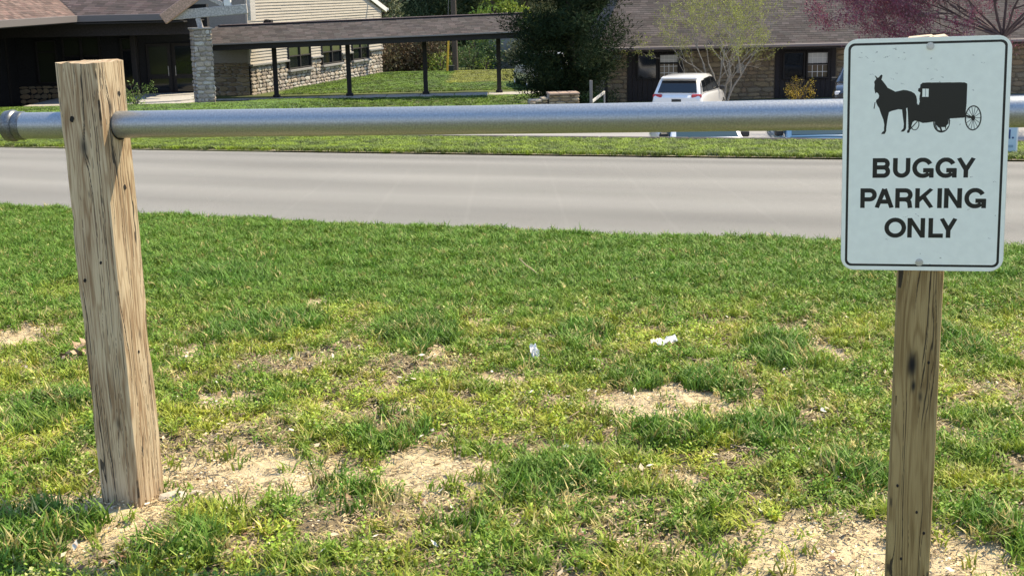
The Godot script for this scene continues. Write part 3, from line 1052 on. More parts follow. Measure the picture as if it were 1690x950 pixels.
func build_rail() -> void:
	var tp := timber(41, 0.158, 1.6, Color(0.775, 0.70, 0.58), Color(0.55, 0.45, 0.335), [[2, 0.075, 0.28, 0.016, 0.6], [1, 0.10, 0.15, 0.010, 0.5], [1, 0.06, 0.95, 0.008, 0.35], [2, 0.05, 1.25, 0.012, 0.4]])
	var wood := timber_mat(tp, 0.28)
	var hole := mk(0.012, 0.010, 0.008, 0.95)
	var steel := grain(mk(0.50, 0.53, 0.56, 0.30, 0.74), noise_tex(51, 0.06, 0.72, 1.0, 512, 5), 4.3, noise_tex(52, 0.12, 0.0, 1.0, 256, 4), 0.015)
	var sr := noise_tex(53, 0.05, 0.32, 0.52, 512, 5)
	steel.roughness_texture = sr
	steel.roughness = 1.0
	var cap_steel := grain(mk(0.30, 0.32, 0.34, 0.42, 0.8), noise_tex(51, 0.05, 0.50, 1.0, 512, 5), 5.0)
	var dark_iron := mk(0.06, 0.06, 0.065, 0.5, 0.7)
	var yaw := -0.33
	for k in 2:
		var base := Vector3(-1.290, -0.225, -4.235) if k == 0 else Vector3(2.95, -0.165, -3.26)
		var t := thing("hitching_post", "weathered squared wooden post holding the steel rail, left foreground" if k == 0 else "weathered squared wooden post at the right end of the rail", "post", base, yaw, "hitching posts")
		t.rotation.z = 0.015 if k == 0 else 0.0
		node("post_body", post_mesh(0.152, 1.488, 0.006, 0.03, 43), wood, t)
		# dark bolt and nail holes, and the bored hole that takes the rail
		for q in [[2, -0.030, 1.315, 0.0075], [2, 0.022, 0.86, 0.004], [2, -0.045, 0.80, 0.005], [1, -0.03, 1.385, 0.006], [1, -0.012, 1.09, 0.0065], [1, 0.0, 0.55, 0.004]]:
			var st := begin()
			var n := Vector3(0, 0, 1) if q[0] == 2 else Vector3(1, 0, 0)
			var c := (Vector3(q[1], q[2], 0.0735) if q[0] == 2 else Vector3(0.0735, q[2], q[1]))
			var pts := []
			var sx := Vector3(1, 0, 0) if q[0] == 2 else Vector3(0, 0, 1)
			for i in 9:
				var a := TAU * i / 9.0
				pts.append(c + sx * cos(a) * q[3] * (1.0 + 0.25 * sin(a * 2.0)) + Vector3.UP * sin(a) * q[3] * 1.35)
			slab(st, pts, n * 0.0045)
			put("nail_hole", st, hole, t)
		var st2 := begin()
		for sx in [-1.0, 1.0]:
			var ring_a := []
			var ring_b := []
			for i in 24:
				var a := TAU * i / 24.0
				var o := Vector3(0, cos(a), sin(a))
				ring_a.append(Vector3(sx * 0.0785, 1.297 - 0.004, -0.014) + o * 0.0425)
				ring_b.append(Vector3(sx * 0.0795, 1.297 - 0.0095, -0.013) + o * 0.0475)
			for i in 24:
				var j := (i + 1) % 24
				face(st2, [ring_a[i], ring_a[j], ring_b[j], ring_b[i]], Vector3(0, 1.288, 0))
		put("bored_hole_rim", st2, hole, t)
	var a := Vector3(-1.610, 1.060, -4.319)
	var b := Vector3(3.05, 1.134, -3.192)
	var d := (b - a).normalized()
	var rail := thing("hitching_rail", "long galvanized steel pipe rail running through the wooden post", "rail", a)
	var st := begin()
	var pts := []
	var rad := []
	for i in 41:
		pts.append((b - a) * (i / 40.0) + Vector3(0, -0.004 * sin(PI * i / 40.0), 0))
		rad.append(0.0425 + NB.get_noise_1d(i * 0.9) * 0.0007)
	tube(st, pts, rad, 40, Color.WHITE, true)
	put("pipe", st, steel, rail)
	# the cap on the free end: a collar with a rolled rim
	st = begin()
	var o := [-0.012, -0.008, 0.012, 0.016, 0.022, 0.026]
	var r := [0.034, 0.0485, 0.0515, 0.0515, 0.0485, 0.0435]
	var cp := []
	for q in o: cp.append(d * q)
	tube(st, cp, r, 36, Color.WHITE, true)
	put("end_cap", st, cap_steel, rail)
	st = begin()
	cp = []
	for q in [0.026, 0.030, 0.050, 0.054]: cp.append(d * q)
	tube(st, cp, [0.0432, 0.0458, 0.0458, 0.0432], 36, Color.WHITE, true)
	put("collar", st, cap_steel, rail)
	# hook strap where the pipe enters the post
	st = begin()
	var hk := []
	var side := d.cross(Vector3.UP).normalized()
	for i in 9:
		var an := deg_to_rad(lerpf(-20.0, 120.0, i / 8.0))
		hk.append(d * (0.232 + 0.010 * i / 8.0) + side * sin(an) * -0.047 + Vector3.DOWN * cos(an) * -0.047 * -1.0)
	tube(st, hk, [0.004, 0.005, 0.006, 0.006, 0.006, 0.006, 0.005, 0.005, 0.004], 8, Color.WHITE, true)
	put("strap", st, dark_iron, rail)

func build_sign() -> void:
	var tp := timber(61, 0.092, 1.7, Color(0.64, 0.56, 0.38), Color(0.47, 0.385, 0.23), [[2, 0.057, 0.725, 0.012, 0.93], [2, 0.052, 0.775, 0.006, 0.8], [2, 0.035, 0.80, 0.006, 0.5], [1, 0.04, 0.7, 0.01, 0.5]])
	var wood := timber_mat(tp, 0.25)
	var yaw := -0.25
	var t := thing("sign_post", "greenish brown squared wooden post carrying the parking sign", "post", Vector3(0.824, -0.16, -2.62), yaw)
	t.rotation.z = 0.002
	node("post_body", post_mesh(0.088, 1.499, 0.007, 0.02, 63), wood, t)
	var st := begin()
	for q in [[-0.020, 1.502, 0.01, 0.05, 0.012], [0.018, 1.504, -0.01, 0.03, 0.008], [0.030, 1.500, 0.02, 0.02, 0.010]]:
		cbox(st, turned(q[0], q[1], q[2], Vector3(0.2, q[0] * 20.0, 0.1)), Vector3(q[3], q[4], 0.02), 0.003)
	put("splinter", st, mk(0.62, 0.50, 0.36, 0.9), t)
	var hole := mk(0.015, 0.012, 0.01, 0.95)
	for q in [[0.022, 0.865], [0.012, 0.545], [-0.015, 0.44], [0.004, 0.40], [-0.028, 0.60], [0.028, 0.50]]:
		st = begin()
		var pts := []
		for i in 8:
			var a := TAU * i / 8.0
			pts.append(Vector3(q[0] + cos(a) * 0.0026, q[1] + sin(a) * 0.0036, 0.0415))
		slab(st, pts, Vector3(0, 0, 0.003))
		put("nail_hole", st, hole, t)
	# the plate
	var w := 0.305
	var h := 0.457
	var y0 := 1.061
	var s := thing("parking_sign", "white metal sign with a horse and buggy reading buggy parking only", "sign", t.position + t.basis * Vector3(0.0132, 0, 0.0458), yaw)
	s.rotation.z = 0.016
	s.scale = Vector3(1.008, 0.993, 1.0)
	var alu := mk(0.72, 0.74, 0.76, 0.35, 0.8)
	var out := arc(Vector2(w / 2 - 0.026, h - 0.026), 0.026, 0.026, 0, 90, 8)
	out.append_array(arc(Vector2(-w / 2 + 0.026, h - 0.026), 0.026, 0.026, 90, 180, 8))
	out.append_array(arc(Vector2(-w / 2 + 0.026, 0.026), 0.026, 0.026, 180, 270, 8))
	out.append_array(arc(Vector2(w / 2 - 0.026, 0.026), 0.026, 0.026, 270, 360, 8))
	st = begin()
	var pl := []
	for p in out: pl.append(Vector3(p.x, p.y + y0, 0.0))
	slab(st, pl, Vector3(0, 0, 0.0016))
	put("plate", st, alu, s)
	st = begin()
	for k in range(1, out.size() - 1):
		for i in [0, k + 1, k]:
			var p: Vector2 = out[i]
			st.set_smooth_group(-1)
			st.set_uv(Vector2((p.x + w / 2) / w, 1.0 - p.y / h))
			st.add_vertex(Vector3(p.x * 0.996, (p.y - h / 2) * 0.997 + h / 2 + y0, 0.0021))
	var pm := mk(1, 1, 1, 0.38)
	pm.albedo_texture = sign_print()
	pm.metallic_specular = 0.5
	pm.normal_enabled = false
	put("sign_face", st, pm, s)
	for yy in [0.017, 0.440]:
		st = begin()
		var c := Vector3(0.006 if yy > 0.2 else -0.003, y0 + yy, 0.0)
		loft(st, [Array(ring3(c + Vector3(0, 0, 0.002), 0.0075)), Array(ring3(c + Vector3(0, 0, 0.0035), 0.0075))], Color.WHITE)
		loft(st, [Array(ring3(c + Vector3(0, 0, 0.0035), 0.0048)), Array(ring3(c + Vector3(0, 0, 0.0062), 0.0044))], Color.WHITE)
		put("bolt", st, mk(0.55, 0.56, 0.57, 0.4, 0.85), s)

func ring3(c: Vector3, r: float, n := 12) -> Array:
	var o := []
	for i in n: o.append(c + Vector3(cos(TAU * i / n) * r, sin(TAU * i / n) * r, 0))
	return o

func build_litter() -> void:
	var g := RandomNumberGenerator.new()
	g.seed = 5
	var paper := mk(0.80, 0.80, 0.78, 0.7)
	paper.backlight_enabled = true
	paper.backlight = Color(0.5, 0.5, 0.5)
	for q in [[0.099, 6.14, 0.022, 0.066, 0.62, "crumpled white paper scrap standing upright in the grass"], [0.739, 6.29, 0.060, 0.05, 0.15, "flat white paper scrap lying on the grass"]]:
		var st := begin()
		var grid := []
		for i in 10:
			var row := []
			for j in 8:
				var u := i / 9.0 - 0.5
				var v := j / 7.0 - 0.5
				var edge := 1.0 + NB.get_noise_2d(i * 0.4 + q[0] * 9.0, j * 0.4) * 0.35
				row.append(Vector3(u * q[2] * 2.0 * edge * (1.0 - 0.5 * absf(v)), NB.get_noise_2d(u * 5.0 + q[1], v * 5.0) * 0.022 + absf(u) * 0.012, v * q[3] * 1.2 * edge))
			grid.append(row)
		for i in 9:
			for j in 7:
				face(st, [grid[i][j], grid[i + 1][j], grid[i + 1][j + 1]], Vector3(0, -5, 0), Color.WHITE, 1)
				face(st, [grid[i][j], grid[i + 1][j + 1], grid[i][j + 1]], Vector3(0, -5, 0), Color.WHITE, 1)
		var o := put("paper_scrap", st, paper)
		o.position = Vector3(q[0], near_ground(q[0], q[1]) + 0.045, -q[1])
		o.rotation = Vector3(q[4], 0.3, 0.1)
		tag(o, q[5], "paper scrap")
	var st := begin()
	tube(st, [Vector3(-0.06, 0.13, 0), Vector3(-0.02, 0.09, 0.01), Vector3(0.03, 0.05, 0.0), Vector3(0.08, 0.0, 0.01)], [0.003, 0.004, 0.004, 0.003], 6)
	var o := put("dry_stalk", st, mk(0.55, 0.42, 0.26, 0.8))
	o.position = Vector3(0.11, near_ground(0.11, 8.5), -8.5)
	tag(o, "single dry tan stalk sticking out of the green grass", "stalk")
	# pale stone chips by the post and a few in the lawn
	for q in [[-1.155, 4.235, 0.05, "pale flat stone chip at the foot of the left post"], [-1.10, 4.33, 0.022, "small white stone chip on the sand right of the post"], [-0.264, 5.32, 0.022, "small pale stone in the yellowish middle grass"], [-0.90, 4.12, 0.018, "tiny white pebble on the sand near the front grass"], [-0.182, 6.85, 0.02, "small white stone far back in the lawn"], [0.30, 4.55, 0.016, "tiny pale stone in front of the middle grass tuft"]]:
		st = begin()
		var rings := []
		for k in 4:
			var y: float = [0.0, 0.4, 0.8, 1.0][k]
			var r: float = [1.0, 1.05, 0.8, 0.4][k]
			var ring := []
			for i in 8:
				var a := TAU * i / 8.0
				ring.append(Vector3(cos(a) * r * g.randf_range(0.8, 1.2), y * 0.5, sin(a) * r * 0.75 * g.randf_range(0.8, 1.2)) * q[2])
			rings.append(ring)
		loft(st, rings, Color.WHITE, true, -1)
		var s := put("stone", st, grain(mk(0.62, 0.55, 0.44, 0.9), noise_tex(14, 0.05, 0.8, 1.0), 6.0))
		s.position = Vector3(q[0], near_ground(q[0], q[1]) - 0.006, -q[1])
		tag(s, q[3], "stone", "pale stones in the lawn")
	# dead leaves behind the post
	st = begin()
	for i in 60:
		var p := Vector3(g.randfn(0, 0.06), absf(g.randfn(0, 0.035)) + 0.01, g.randfn(0, 0.09))
		var t := Basis.from_euler(Vector3(g.randf_range(-0.9, 0.9), g.randf() * TAU, g.randf_range(-0.9, 0.9)))
		var l := g.randf_range(0.015, 0.03)
		face(st, [p + t * Vector3(-l, 0, 0), p + t * Vector3(0, l * 0.2, l * 0.6), p + t * Vector3(l, 0.3 * l, 0), p + t * Vector3(0, 0, -l * 0.6)], p - Vector3.UP, Color(0.32, 0.22, 0.13) * g.randf_range(0.4, 1.5))
	o = put("dead_leaves", st, M.dry)
	o.position = Vector3(-2.10, near_ground(-2.1, 6.35) + 0.01, -6.35)
	tag(o, "brown heap of dead leaves left of the wooden post", "dead leaves")
	# small scattered leaf litter
	var leaf := begin()
	face(leaf, [Vector3(-0.016, 0, 0), Vector3(0, 0.003, 0.009), Vector3(0.018, 0.006, 0)], Vector3(0, -1, 0))
	face(leaf, [Vector3(-0.016, 0, 0), Vector3(0.018, 0.006, 0), Vector3(0, 0.004, -0.009)], Vector3(0, -1, 0))
	var mesh := done(leaf)
	var xf := []
	var xc := []
	for i in 2600:
		var dd := g.randf_range(3.2, 7.6)
		var x := g.randf_range(-1, 1) * (0.4 * dd + 0.3)
		var a := lawn_at(x, dd)
		if g.randf() > 0.06 + a[1] * 0.9 + a[0] * 0.10: continue
		xf.append(Transform3D(Basis.from_euler(Vector3(g.randf_range(-0.6, 0.6), g.randf() * TAU, g.randf_range(-0.6, 0.6))).scaled(Vector3.ONE * g.randf_range(0.5, 1.15)), Vector3(x, near_ground(x, dd) + g.randf_range(0.004, 0.03), -dd)))
		xc.append([Color(0.20, 0.10, 0.05), Color(0.30, 0.19, 0.10), Color(0.55, 0.45, 0.30), Color(0.74, 0.68, 0.56)][g.randi() % 4])
	tag(many("leaf_litter", mesh, M.dry, xf, xc), "brown and pale bits of leaf litter between the grass", "leaf litter")
	# the little yard sign on the strip
	var ys := thing("yard_sign", "small pale blue printed yard sign on the strip behind the parking sign", "sign", Vector3(6.40, -0.80, -17.35), -0.08)
	boxpart("panel", Vector3(0, 0.235, 0), Vector3(0.46, 0.36, 0.008), mk(0.42, 0.56, 0.68, 0.6), ys, 0.002)
	boxpart("edge_strip", Vector3(0.225, 0.235, 0.0), Vector3(0.02, 0.36, 0.014), mk(0.75, 0.76, 0.76, 0.6), ys, 0.002)
	var txt := TextMesh.new()
	txt.text = "d."
	var f := SystemFont.new()
	f.font_names = PackedStringArray(["Droid Sans"])
	f.font_weight = 700
	txt.font = f
	txt.font_size = 32
	txt.pixel_size = 0.0048
	txt.depth = 0.003
	var tm := node("lettering", txt, mk(0.03, 0.07, 0.20, 0.6), ys)
	tm.position = Vector3(0.125, 0.285, 0.0065)
	boxpart("printed_band", Vector3(-0.01, 0.135, 0.0055), Vector3(0.38, 0.035, 0.003), mk(0.22, 0.33, 0.44, 0.6), ys, 0.001)
	for sx in [-0.14, 0.14]:
		var sst := begin()
		tube(sst, [Vector3(sx, -0.12, 0), Vector3(sx, 0.08, 0)], [0.004, 0.004], 6)
		put("stake", sst, mk(0.3, 0.3, 0.3, 0.5, 0.6), ys)

# ---------------------------------------------------------------- buildings

func wall_frame(called: String, label: String, category: String, o: Vector3, xdir: Vector3) -> Node3D:
	var t := thing(called, label, category, o)
	var x := xdir.normalized()
	t.basis = Basis(x, Vector3.UP, x.cross(Vector3.UP))
	return t

func group_part(called: String, parent: Node3D, pos := Vector3.ZERO, turn := 0.0) -> Node3D:
	var o := Node3D.new()
	o.name = child_name(parent, called)
	parent.add_child(o)
	o.position = pos
	o.rotation.y = turn
	return o

# a window on z = 0: frame bars proud of the wall, panes set back
func window(parent: Node3D, x0: float, y0: float, x1: float, y1: float, cols: int, frame: Material, glass: Array, rail := -1.0, sill: Material = null, bars := 0) -> void:
	var st := begin()
	var fw := 0.07
	cbox(st, at((x0 + x1) / 2, y1 - fw / 2, 0.03), Vector3(x1 - x0, fw, 0.14), 0.008)
	cbox(st, at((x0 + x1) / 2, y0 + fw / 2, 0.03), Vector3(x1 - x0, fw, 0.14), 0.008)
	for k in cols + 1:
		var x := lerpf(x0 + fw / 2, x1 - fw / 2, float(k) / cols)
		cbox(st, at(x, (y0 + y1) / 2, 0.03), Vector3(fw if k == 0 or k == cols else fw * 1.5, y1 - y0 - 2.0 * fw - 0.004, 0.13), 0.008)
	if rail > 0.0:
		for k in cols:
			var xa := lerpf(x0 + fw / 2, x1 - fw / 2, float(k) / cols) + fw * 0.76
			var xb := lerpf(x0 + fw / 2, x1 - fw / 2, float(k + 1) / cols) - fw * 0.76
			cbox(st, at((xa + xb) / 2, rail, 0.03), Vector3(xb - xa, fw * 0.8, 0.11), 0.006)
	var w := put("window", st, frame, parent)
	for k in cols:
		var xa := lerpf(x0 + fw / 2, x1 - fw / 2, float(k) / cols) + fw * 0.3
		var xb := lerpf(x0 + fw / 2, x1 - fw / 2, float(k + 1) / cols) - fw * 0.3
		if rail > 0.0:
			boxpart("pane", Vector3((xa + xb) / 2, (y0 + rail) / 2, 0.012), Vector3(xb - xa, rail - y0 - fw, 0.012), glass[0], w, 0.0)
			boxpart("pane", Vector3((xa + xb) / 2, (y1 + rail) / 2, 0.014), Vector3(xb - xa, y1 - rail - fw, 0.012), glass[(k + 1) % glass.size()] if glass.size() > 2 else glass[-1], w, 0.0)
		else:
			boxpart("pane", Vector3((xa + xb) / 2, (y0 + y1) / 2, 0.012), Vector3(xb - xa, y1 - y0 - fw, 0.012), glass[k % glass.size()], w, 0.0)
		if bars > 0:
			var ms := begin()
			for i in range(1, bars):
				var bx := lerpf(xa, xb, float(i) / bars)
				cbox(ms, at(bx, (y0 + y1) / 2, 0.022), Vector3(0.022, y1 - y0 - 0.1, 0.014), 0.0)
			for i in range(1, 4):
				cbox(ms, at((xa + xb) / 2, lerpf(y0, y1, i / 4.0), 0.024), Vector3(xb - xa, 0.022, 0.014), 0.0)
			put("muntin", ms, M.white_trim, w)
	if sill:
		boxpart("sill", Vector3((x0 + x1) / 2, y0 - 0.06, 0.07), Vector3(x1 - x0 + 0.16, 0.11, 0.22), sill, w, 0.015)

func build_materials() -> void:
	var gA := noise_tex(71, 0.05, 0.65, 1.0, 256, 5)
	M.stone_light = []
	for c in [[0.72, 0.65, 0.57], [0.64, 0.56, 0.48], [0.78, 0.73, 0.66], [0.55, 0.47, 0.40], [0.70, 0.59, 0.47], [0.45, 0.39, 0.34]]:
		M.stone_light.append(grain(mk(c[0], c[1], c[2], 0.92), gA, 1.6))
	M.stone_brown = []
	for c in [[0.44, 0.345, 0.21], [0.37, 0.29, 0.19], [0.50, 0.40, 0.26], [0.33, 0.255, 0.175], [0.47, 0.35, 0.23], [0.40, 0.335, 0.24]]:
		M.stone_brown.append(grain(mk(c[0], c[1], c[2], 0.92), gA, 1.6))
	M.stone_tan = []
	for c in [[0.55, 0.44, 0.29], [0.46, 0.35, 0.22], [0.62, 0.50, 0.34], [0.40, 0.30, 0.19]]:
		M.stone_tan.append(grain(mk(c[0], c[1], c[2], 0.92), gA, 1.6))
	M.mortar = grain(mk(0.52, 0.47, 0.41, 0.95), gA, 2.0)
	M.mortar_dark = grain(mk(0.27, 0.22, 0.16, 0.95), gA, 2.0)
	M.siding = grain(mk(0.47, 0.425, 0.36, 0.7), noise_tex(73, 0.02, 0.92, 1.0, 128, 3), 0.6)
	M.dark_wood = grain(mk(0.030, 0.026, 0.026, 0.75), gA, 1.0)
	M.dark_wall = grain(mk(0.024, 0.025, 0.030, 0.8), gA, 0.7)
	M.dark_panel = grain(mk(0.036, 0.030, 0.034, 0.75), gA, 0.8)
	M.gable_wood = grain(mk(0.66, 0.63, 0.60, 0.75), gA, 0.8)
	M.warm_fascia = grain(mk(0.78, 0.50, 0.36, 0.7), gA, 0.8)
	M.roof = grain(mk(1, 1, 1, 0.93, 0.0, true), noise_tex(75, 0.2, 0.75, 1.0, 256, 3), 2.2)
	M.roof_under = mk(0.05, 0.04, 0.04, 0.9)
	M.fascia = mk(0.16, 0.145, 0.145, 0.6)
	M.white_trim = mk(0.78, 0.78, 0.77, 0.6)
	M.sill = grain(mk(0.42, 0.41, 0.40, 0.85), gA, 1.0)
	M.glass_dark = mk(0.008, 0.010, 0.013, 0.06)
	M.glass_dark.metallic_specular = 0.6
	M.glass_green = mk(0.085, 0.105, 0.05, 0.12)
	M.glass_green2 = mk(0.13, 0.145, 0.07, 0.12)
	M.glass_dim = mk(0.030, 0.035, 0.022, 0.10)
	M.blind = mk(0.62, 0.63, 0.63, 0.5)
	M.glass_tan = mk(0.16, 0.13, 0.09, 0.15)

func build_siding_house() -> void:
	var t := wall_frame("siding_building", "tan clapboard building with stone base and three paired windows", "building", Vector3(-11.59, -2.85, -60.8), Vector3(0.272, 0, -0.962))
	var g := RandomNumberGenerator.new()
	g.seed = 81
	var L := 16.5
	var top := func(x: float) -> float: return 3.62 + 0.30 * (L - x)
	var wins := [[3.98, 6.6], [7.97, 10.49], [12.0, 14.4]]
	# core
	var st := begin()
	var core := [Vector3(0, -0.7, -0.08), Vector3(L, -0.7, -0.08), Vector3(L, top.call(L), -0.08), Vector3(0, top.call(0.0), -0.08)]
	slab(st, core, Vector3(0, 0, -9.0))
	put("wall", st, M.mortar, t)
	# stone base, stone by stone
	var base := group_part("stone_base", t)
	var holes := []
	for w in wins: holes.append([w[0] - 0.05, 0.75, w[1] + 0.05, 3.0])
	stones(base, 0.0, -0.35, L, 1.24, Vector2(0.42, 0.17), M.stone_light, g, holes, 0.06)
	# the ledge on the stone, between the windows
	var edges := [0.0, 3.98, 6.6, 7.97, 10.49, 12.0, 14.4, L]
	for k in range(0, 8, 2):
		boxpart("ledge", Vector3((edges[k] + edges[k + 1]) / 2, 1.28, 0.05), Vector3(edges[k + 1] - edges[k] - 0.02, 0.09, 0.2), M.sill, t, 0.01)
	# clapboards
	var side := group_part("siding", t)
	var y := 1.33
	var row := 0
	while y < 8.4:
		var xr := minf(L, L - (y + 0.14 - 3.62) / 0.30) if y > 3.5 else L
		var spans := []
		if y < 2.06:
			for k in range(0, 8, 2): spans.append([edges[k], edges[k + 1]])
		else:
			spans.append([0.0, xr])
		for s in spans:
			var x0: float = s[0]
			while x0 < s[1] - 0.05:
				var x1: float = minf(s[1], x0 + g.randf_range(3.0, 4.2)) if y > 2.06 else s[1]
				var b := begin()
				cbox(b, Transform3D(Basis(Vector3.RIGHT, -0.24 + g.randfn(0, 0.02)), Vector3((x0 + x1) / 2, y + 0.065, 0.012 + g.randfn(0, 0.003))), Vector3(x1 - x0 - 0.006, 0.150, 0.022), 0.003)
				put("clapboard", b, M.siding, side)
				x0 = x1
		y += 0.135
		row += 1
	for w in wins:
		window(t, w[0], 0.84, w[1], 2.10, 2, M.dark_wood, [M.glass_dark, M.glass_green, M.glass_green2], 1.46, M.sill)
	# corner boards, downpipe, flood lamp
	boxpart("corner_board", Vector3(-0.02, 3.6, 0.0), Vector3(0.12, 4.5, 0.1), M.siding, t)
	boxpart("corner_board", Vector3(L + 0.02, 2.4, 0.0), Vector3(0.10, 2.2, 0.1), M.siding, t)
	var lamp := boxpart("flood_lamp", Vector3(1.72, 3.12, 0.14), Vector3(0.20, 0.30, 0.2), M.dark_wood, t, 0.03)
	boxpart("lamp_head", Vector3(0.12, 0.06, 0.14), Vector3(0.28, 0.14, 0.12), M.dark_wood, lamp, 0.02)
	# roof with a white soffit edge
	st = begin()
	slab(st, [Vector3(-0.6, top.call(-0.6) + 0.04, 0.10), Vector3(L + 0.75, top.call(L + 0.75) + 0.04, 0.10), Vector3(L + 0.75, top.call(L + 0.75) + 0.04, -9.3), Vector3(-0.6, top.call(-0.6) + 0.04, -9.3)], Vector3(0, 0.16, 0))
	var rf := put("roof", st, mk(0.10, 0.085, 0.085, 0.9), t)
	st = begin()
	bar(st, Vector3(-0.6, top.call(-0.6) + 0.0, 0.12), Vector3(L + 0.75, top.call(L + 0.75) + 0.0, 0.12), 0.05, 0.26, 0.01)
	put("bargeboard", st, M.white_trim, rf)
	st = begin()
	bar(st, Vector3(L + 0.80, top.call(L + 0.75) + 0.04, 0.2), Vector3(L + 0.80, top.call(L + 0.75) + 0.04, -9.3), 0.12, 0.14, 0.02)
	put("gutter", st, M.white_trim, rf)
	# the shaded end wall to the left with its own stone base
	var e := group_part("end_wall", t, Vector3(-0.02, 0, 0.0), -PI / 2)
	st = begin()
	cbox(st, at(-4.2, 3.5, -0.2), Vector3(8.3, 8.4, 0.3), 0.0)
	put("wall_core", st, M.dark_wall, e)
	stones(e, -6.3, -0.3, -0.05, 1.40, Vector2(0.42, 0.20), M.stone_brown, g, [], 0.06)

func build_canopy() -> void:
	var t := thing("covered_walkway", "long low shingled canopy on slim dark posts over the walkway", "canopy", Vector3(0, -2.95, -59.5))
	var slope := 0.0195
	var ey := func(x: float) -> float: return 2.52 + (x + 0.35) * slope      # underside of the eave
	for x in [-13.2, -10.24, -7.0, -3.62, -0.37]:
		var p := boxpart("post", Vector3(x, (ey.call(x)) / 2, 0.0), Vector3(0.19, ey.call(x) + 0.02, 0.19), M.dark_wood, t, 0.015)
		boxpart("post_base", Vector3(0, -ey.call(x) / 2 + 0.07, 0), Vector3(0.30, 0.14, 0.30), M.dark_wood, p, 0.02)
	var x0 := -13.75
	var x1 := 0.62
	var half := 1.55
	var rise := 0.74
	var st := begin()
	for s in [-1.0, 1.0]:
		var dz: float = s * (half - 0.03)
		bar(st, Vector3(x0, ey.call(x0) + 0.02, dz), Vector3(x1, ey.call(x1) + 0.02, dz), 0.05, 0.26, 0.01)
	put("fascia", st, M.dark_wood, t)
	st = begin()
	bar(st, Vector3(x0 + 0.1, ey.call(x0) - 0.03, 0), Vector3(x1 - 0.1, ey.call(x1) - 0.03, 0), 0.16, 0.22, 0.01)
	put("beam", st, M.dark_wood, t)
	st = begin()
	slab(st, [Vector3(x0 + 0.06, ey.call(x0) - 0.09, half - 0.06), Vector3(x1 - 0.06, ey.call(x1) - 0.09, half - 0.06), Vector3(x1 - 0.06, ey.call(x1) - 0.09, -half + 0.06), Vector3(x0 + 0.06, ey.call(x0) - 0.09, -half + 0.06)], Vector3(0, 0.05, 0))
	put("soffit", st, M.dark_wood, t)
	var u := Vector3(1, slope, 0).normalized()
	var vlen := Vector2(half + 0.08, rise + 0.04).length()
	var rf := group_part("roof", t)
	st = begin()
	var e0 := Vector3(x0 - 0.1, ey.call(x0) + 0.16, half + 0.08)
	var e1 := Vector3(x1 + 0.1, ey.call(x1) + 0.16, half + 0.08)
	var r0 := Vector3(x0 + 1.2, ey.call(x0 + 1.2) + 0.16 + rise, 0)
	var r1 := Vector3(x1 + 0.1, ey.call(x1) + 0.16 + rise, 0)
	var b0 := Vector3(e0.x, e0.y, -e0.z)
	var b1 := Vector3(e1.x, e1.y, -e1.z)
	slab(st, [e0, e1, r1, r0], Vector3(0, -0.05, 0))
	slab(st, [b0, b1, r1, r0], Vector3(0, -0.05, 0))
	face(st, [e0, b0, r0], (e1 + b1) / 2)
	put("deck", st, M.roof_under, rf)
	var v := ((r0 - e0) - u * (r0 - e0).dot(u)).normalized()
	var rl := (r0 - e0).dot(v)
	var xl: float = (r0 - e0).dot(u)
	shingles(rf, e0, u, v, rl, func(s): return xl * s / rl, func(_s): return (e1 - e0).length(), M.roof, 91, Color(0.088, 0.075, 0.072))
	var vb := ((r0 - b0) - u * (r0 - b0).dot(u)).normalized()
	shingles(rf, b0, u, vb, rl, func(s): return xl * s / rl, func(_s): return (e1 - e0).length(), M.roof, 92, Color(0.088, 0.075, 0.072))
	st = begin()
	bar(st, r0 + Vector3(0, 0.02, 0), r1 + Vector3(0, 0.02, 0), 0.26, 0.05, 0.02)
	put("ridge_cap", st, mk(0.13, 0.10, 0.10, 0.9), rf)
	st = begin()
	bar(st, e0 + Vector3(0, 0.0, 0.01), e1 + Vector3(0, 0.0, 0.01), 0.03, 0.06, 0.0)
	put("drip_edge", st, mk(0.30, 0.265, 0.25, 0.7), rf)

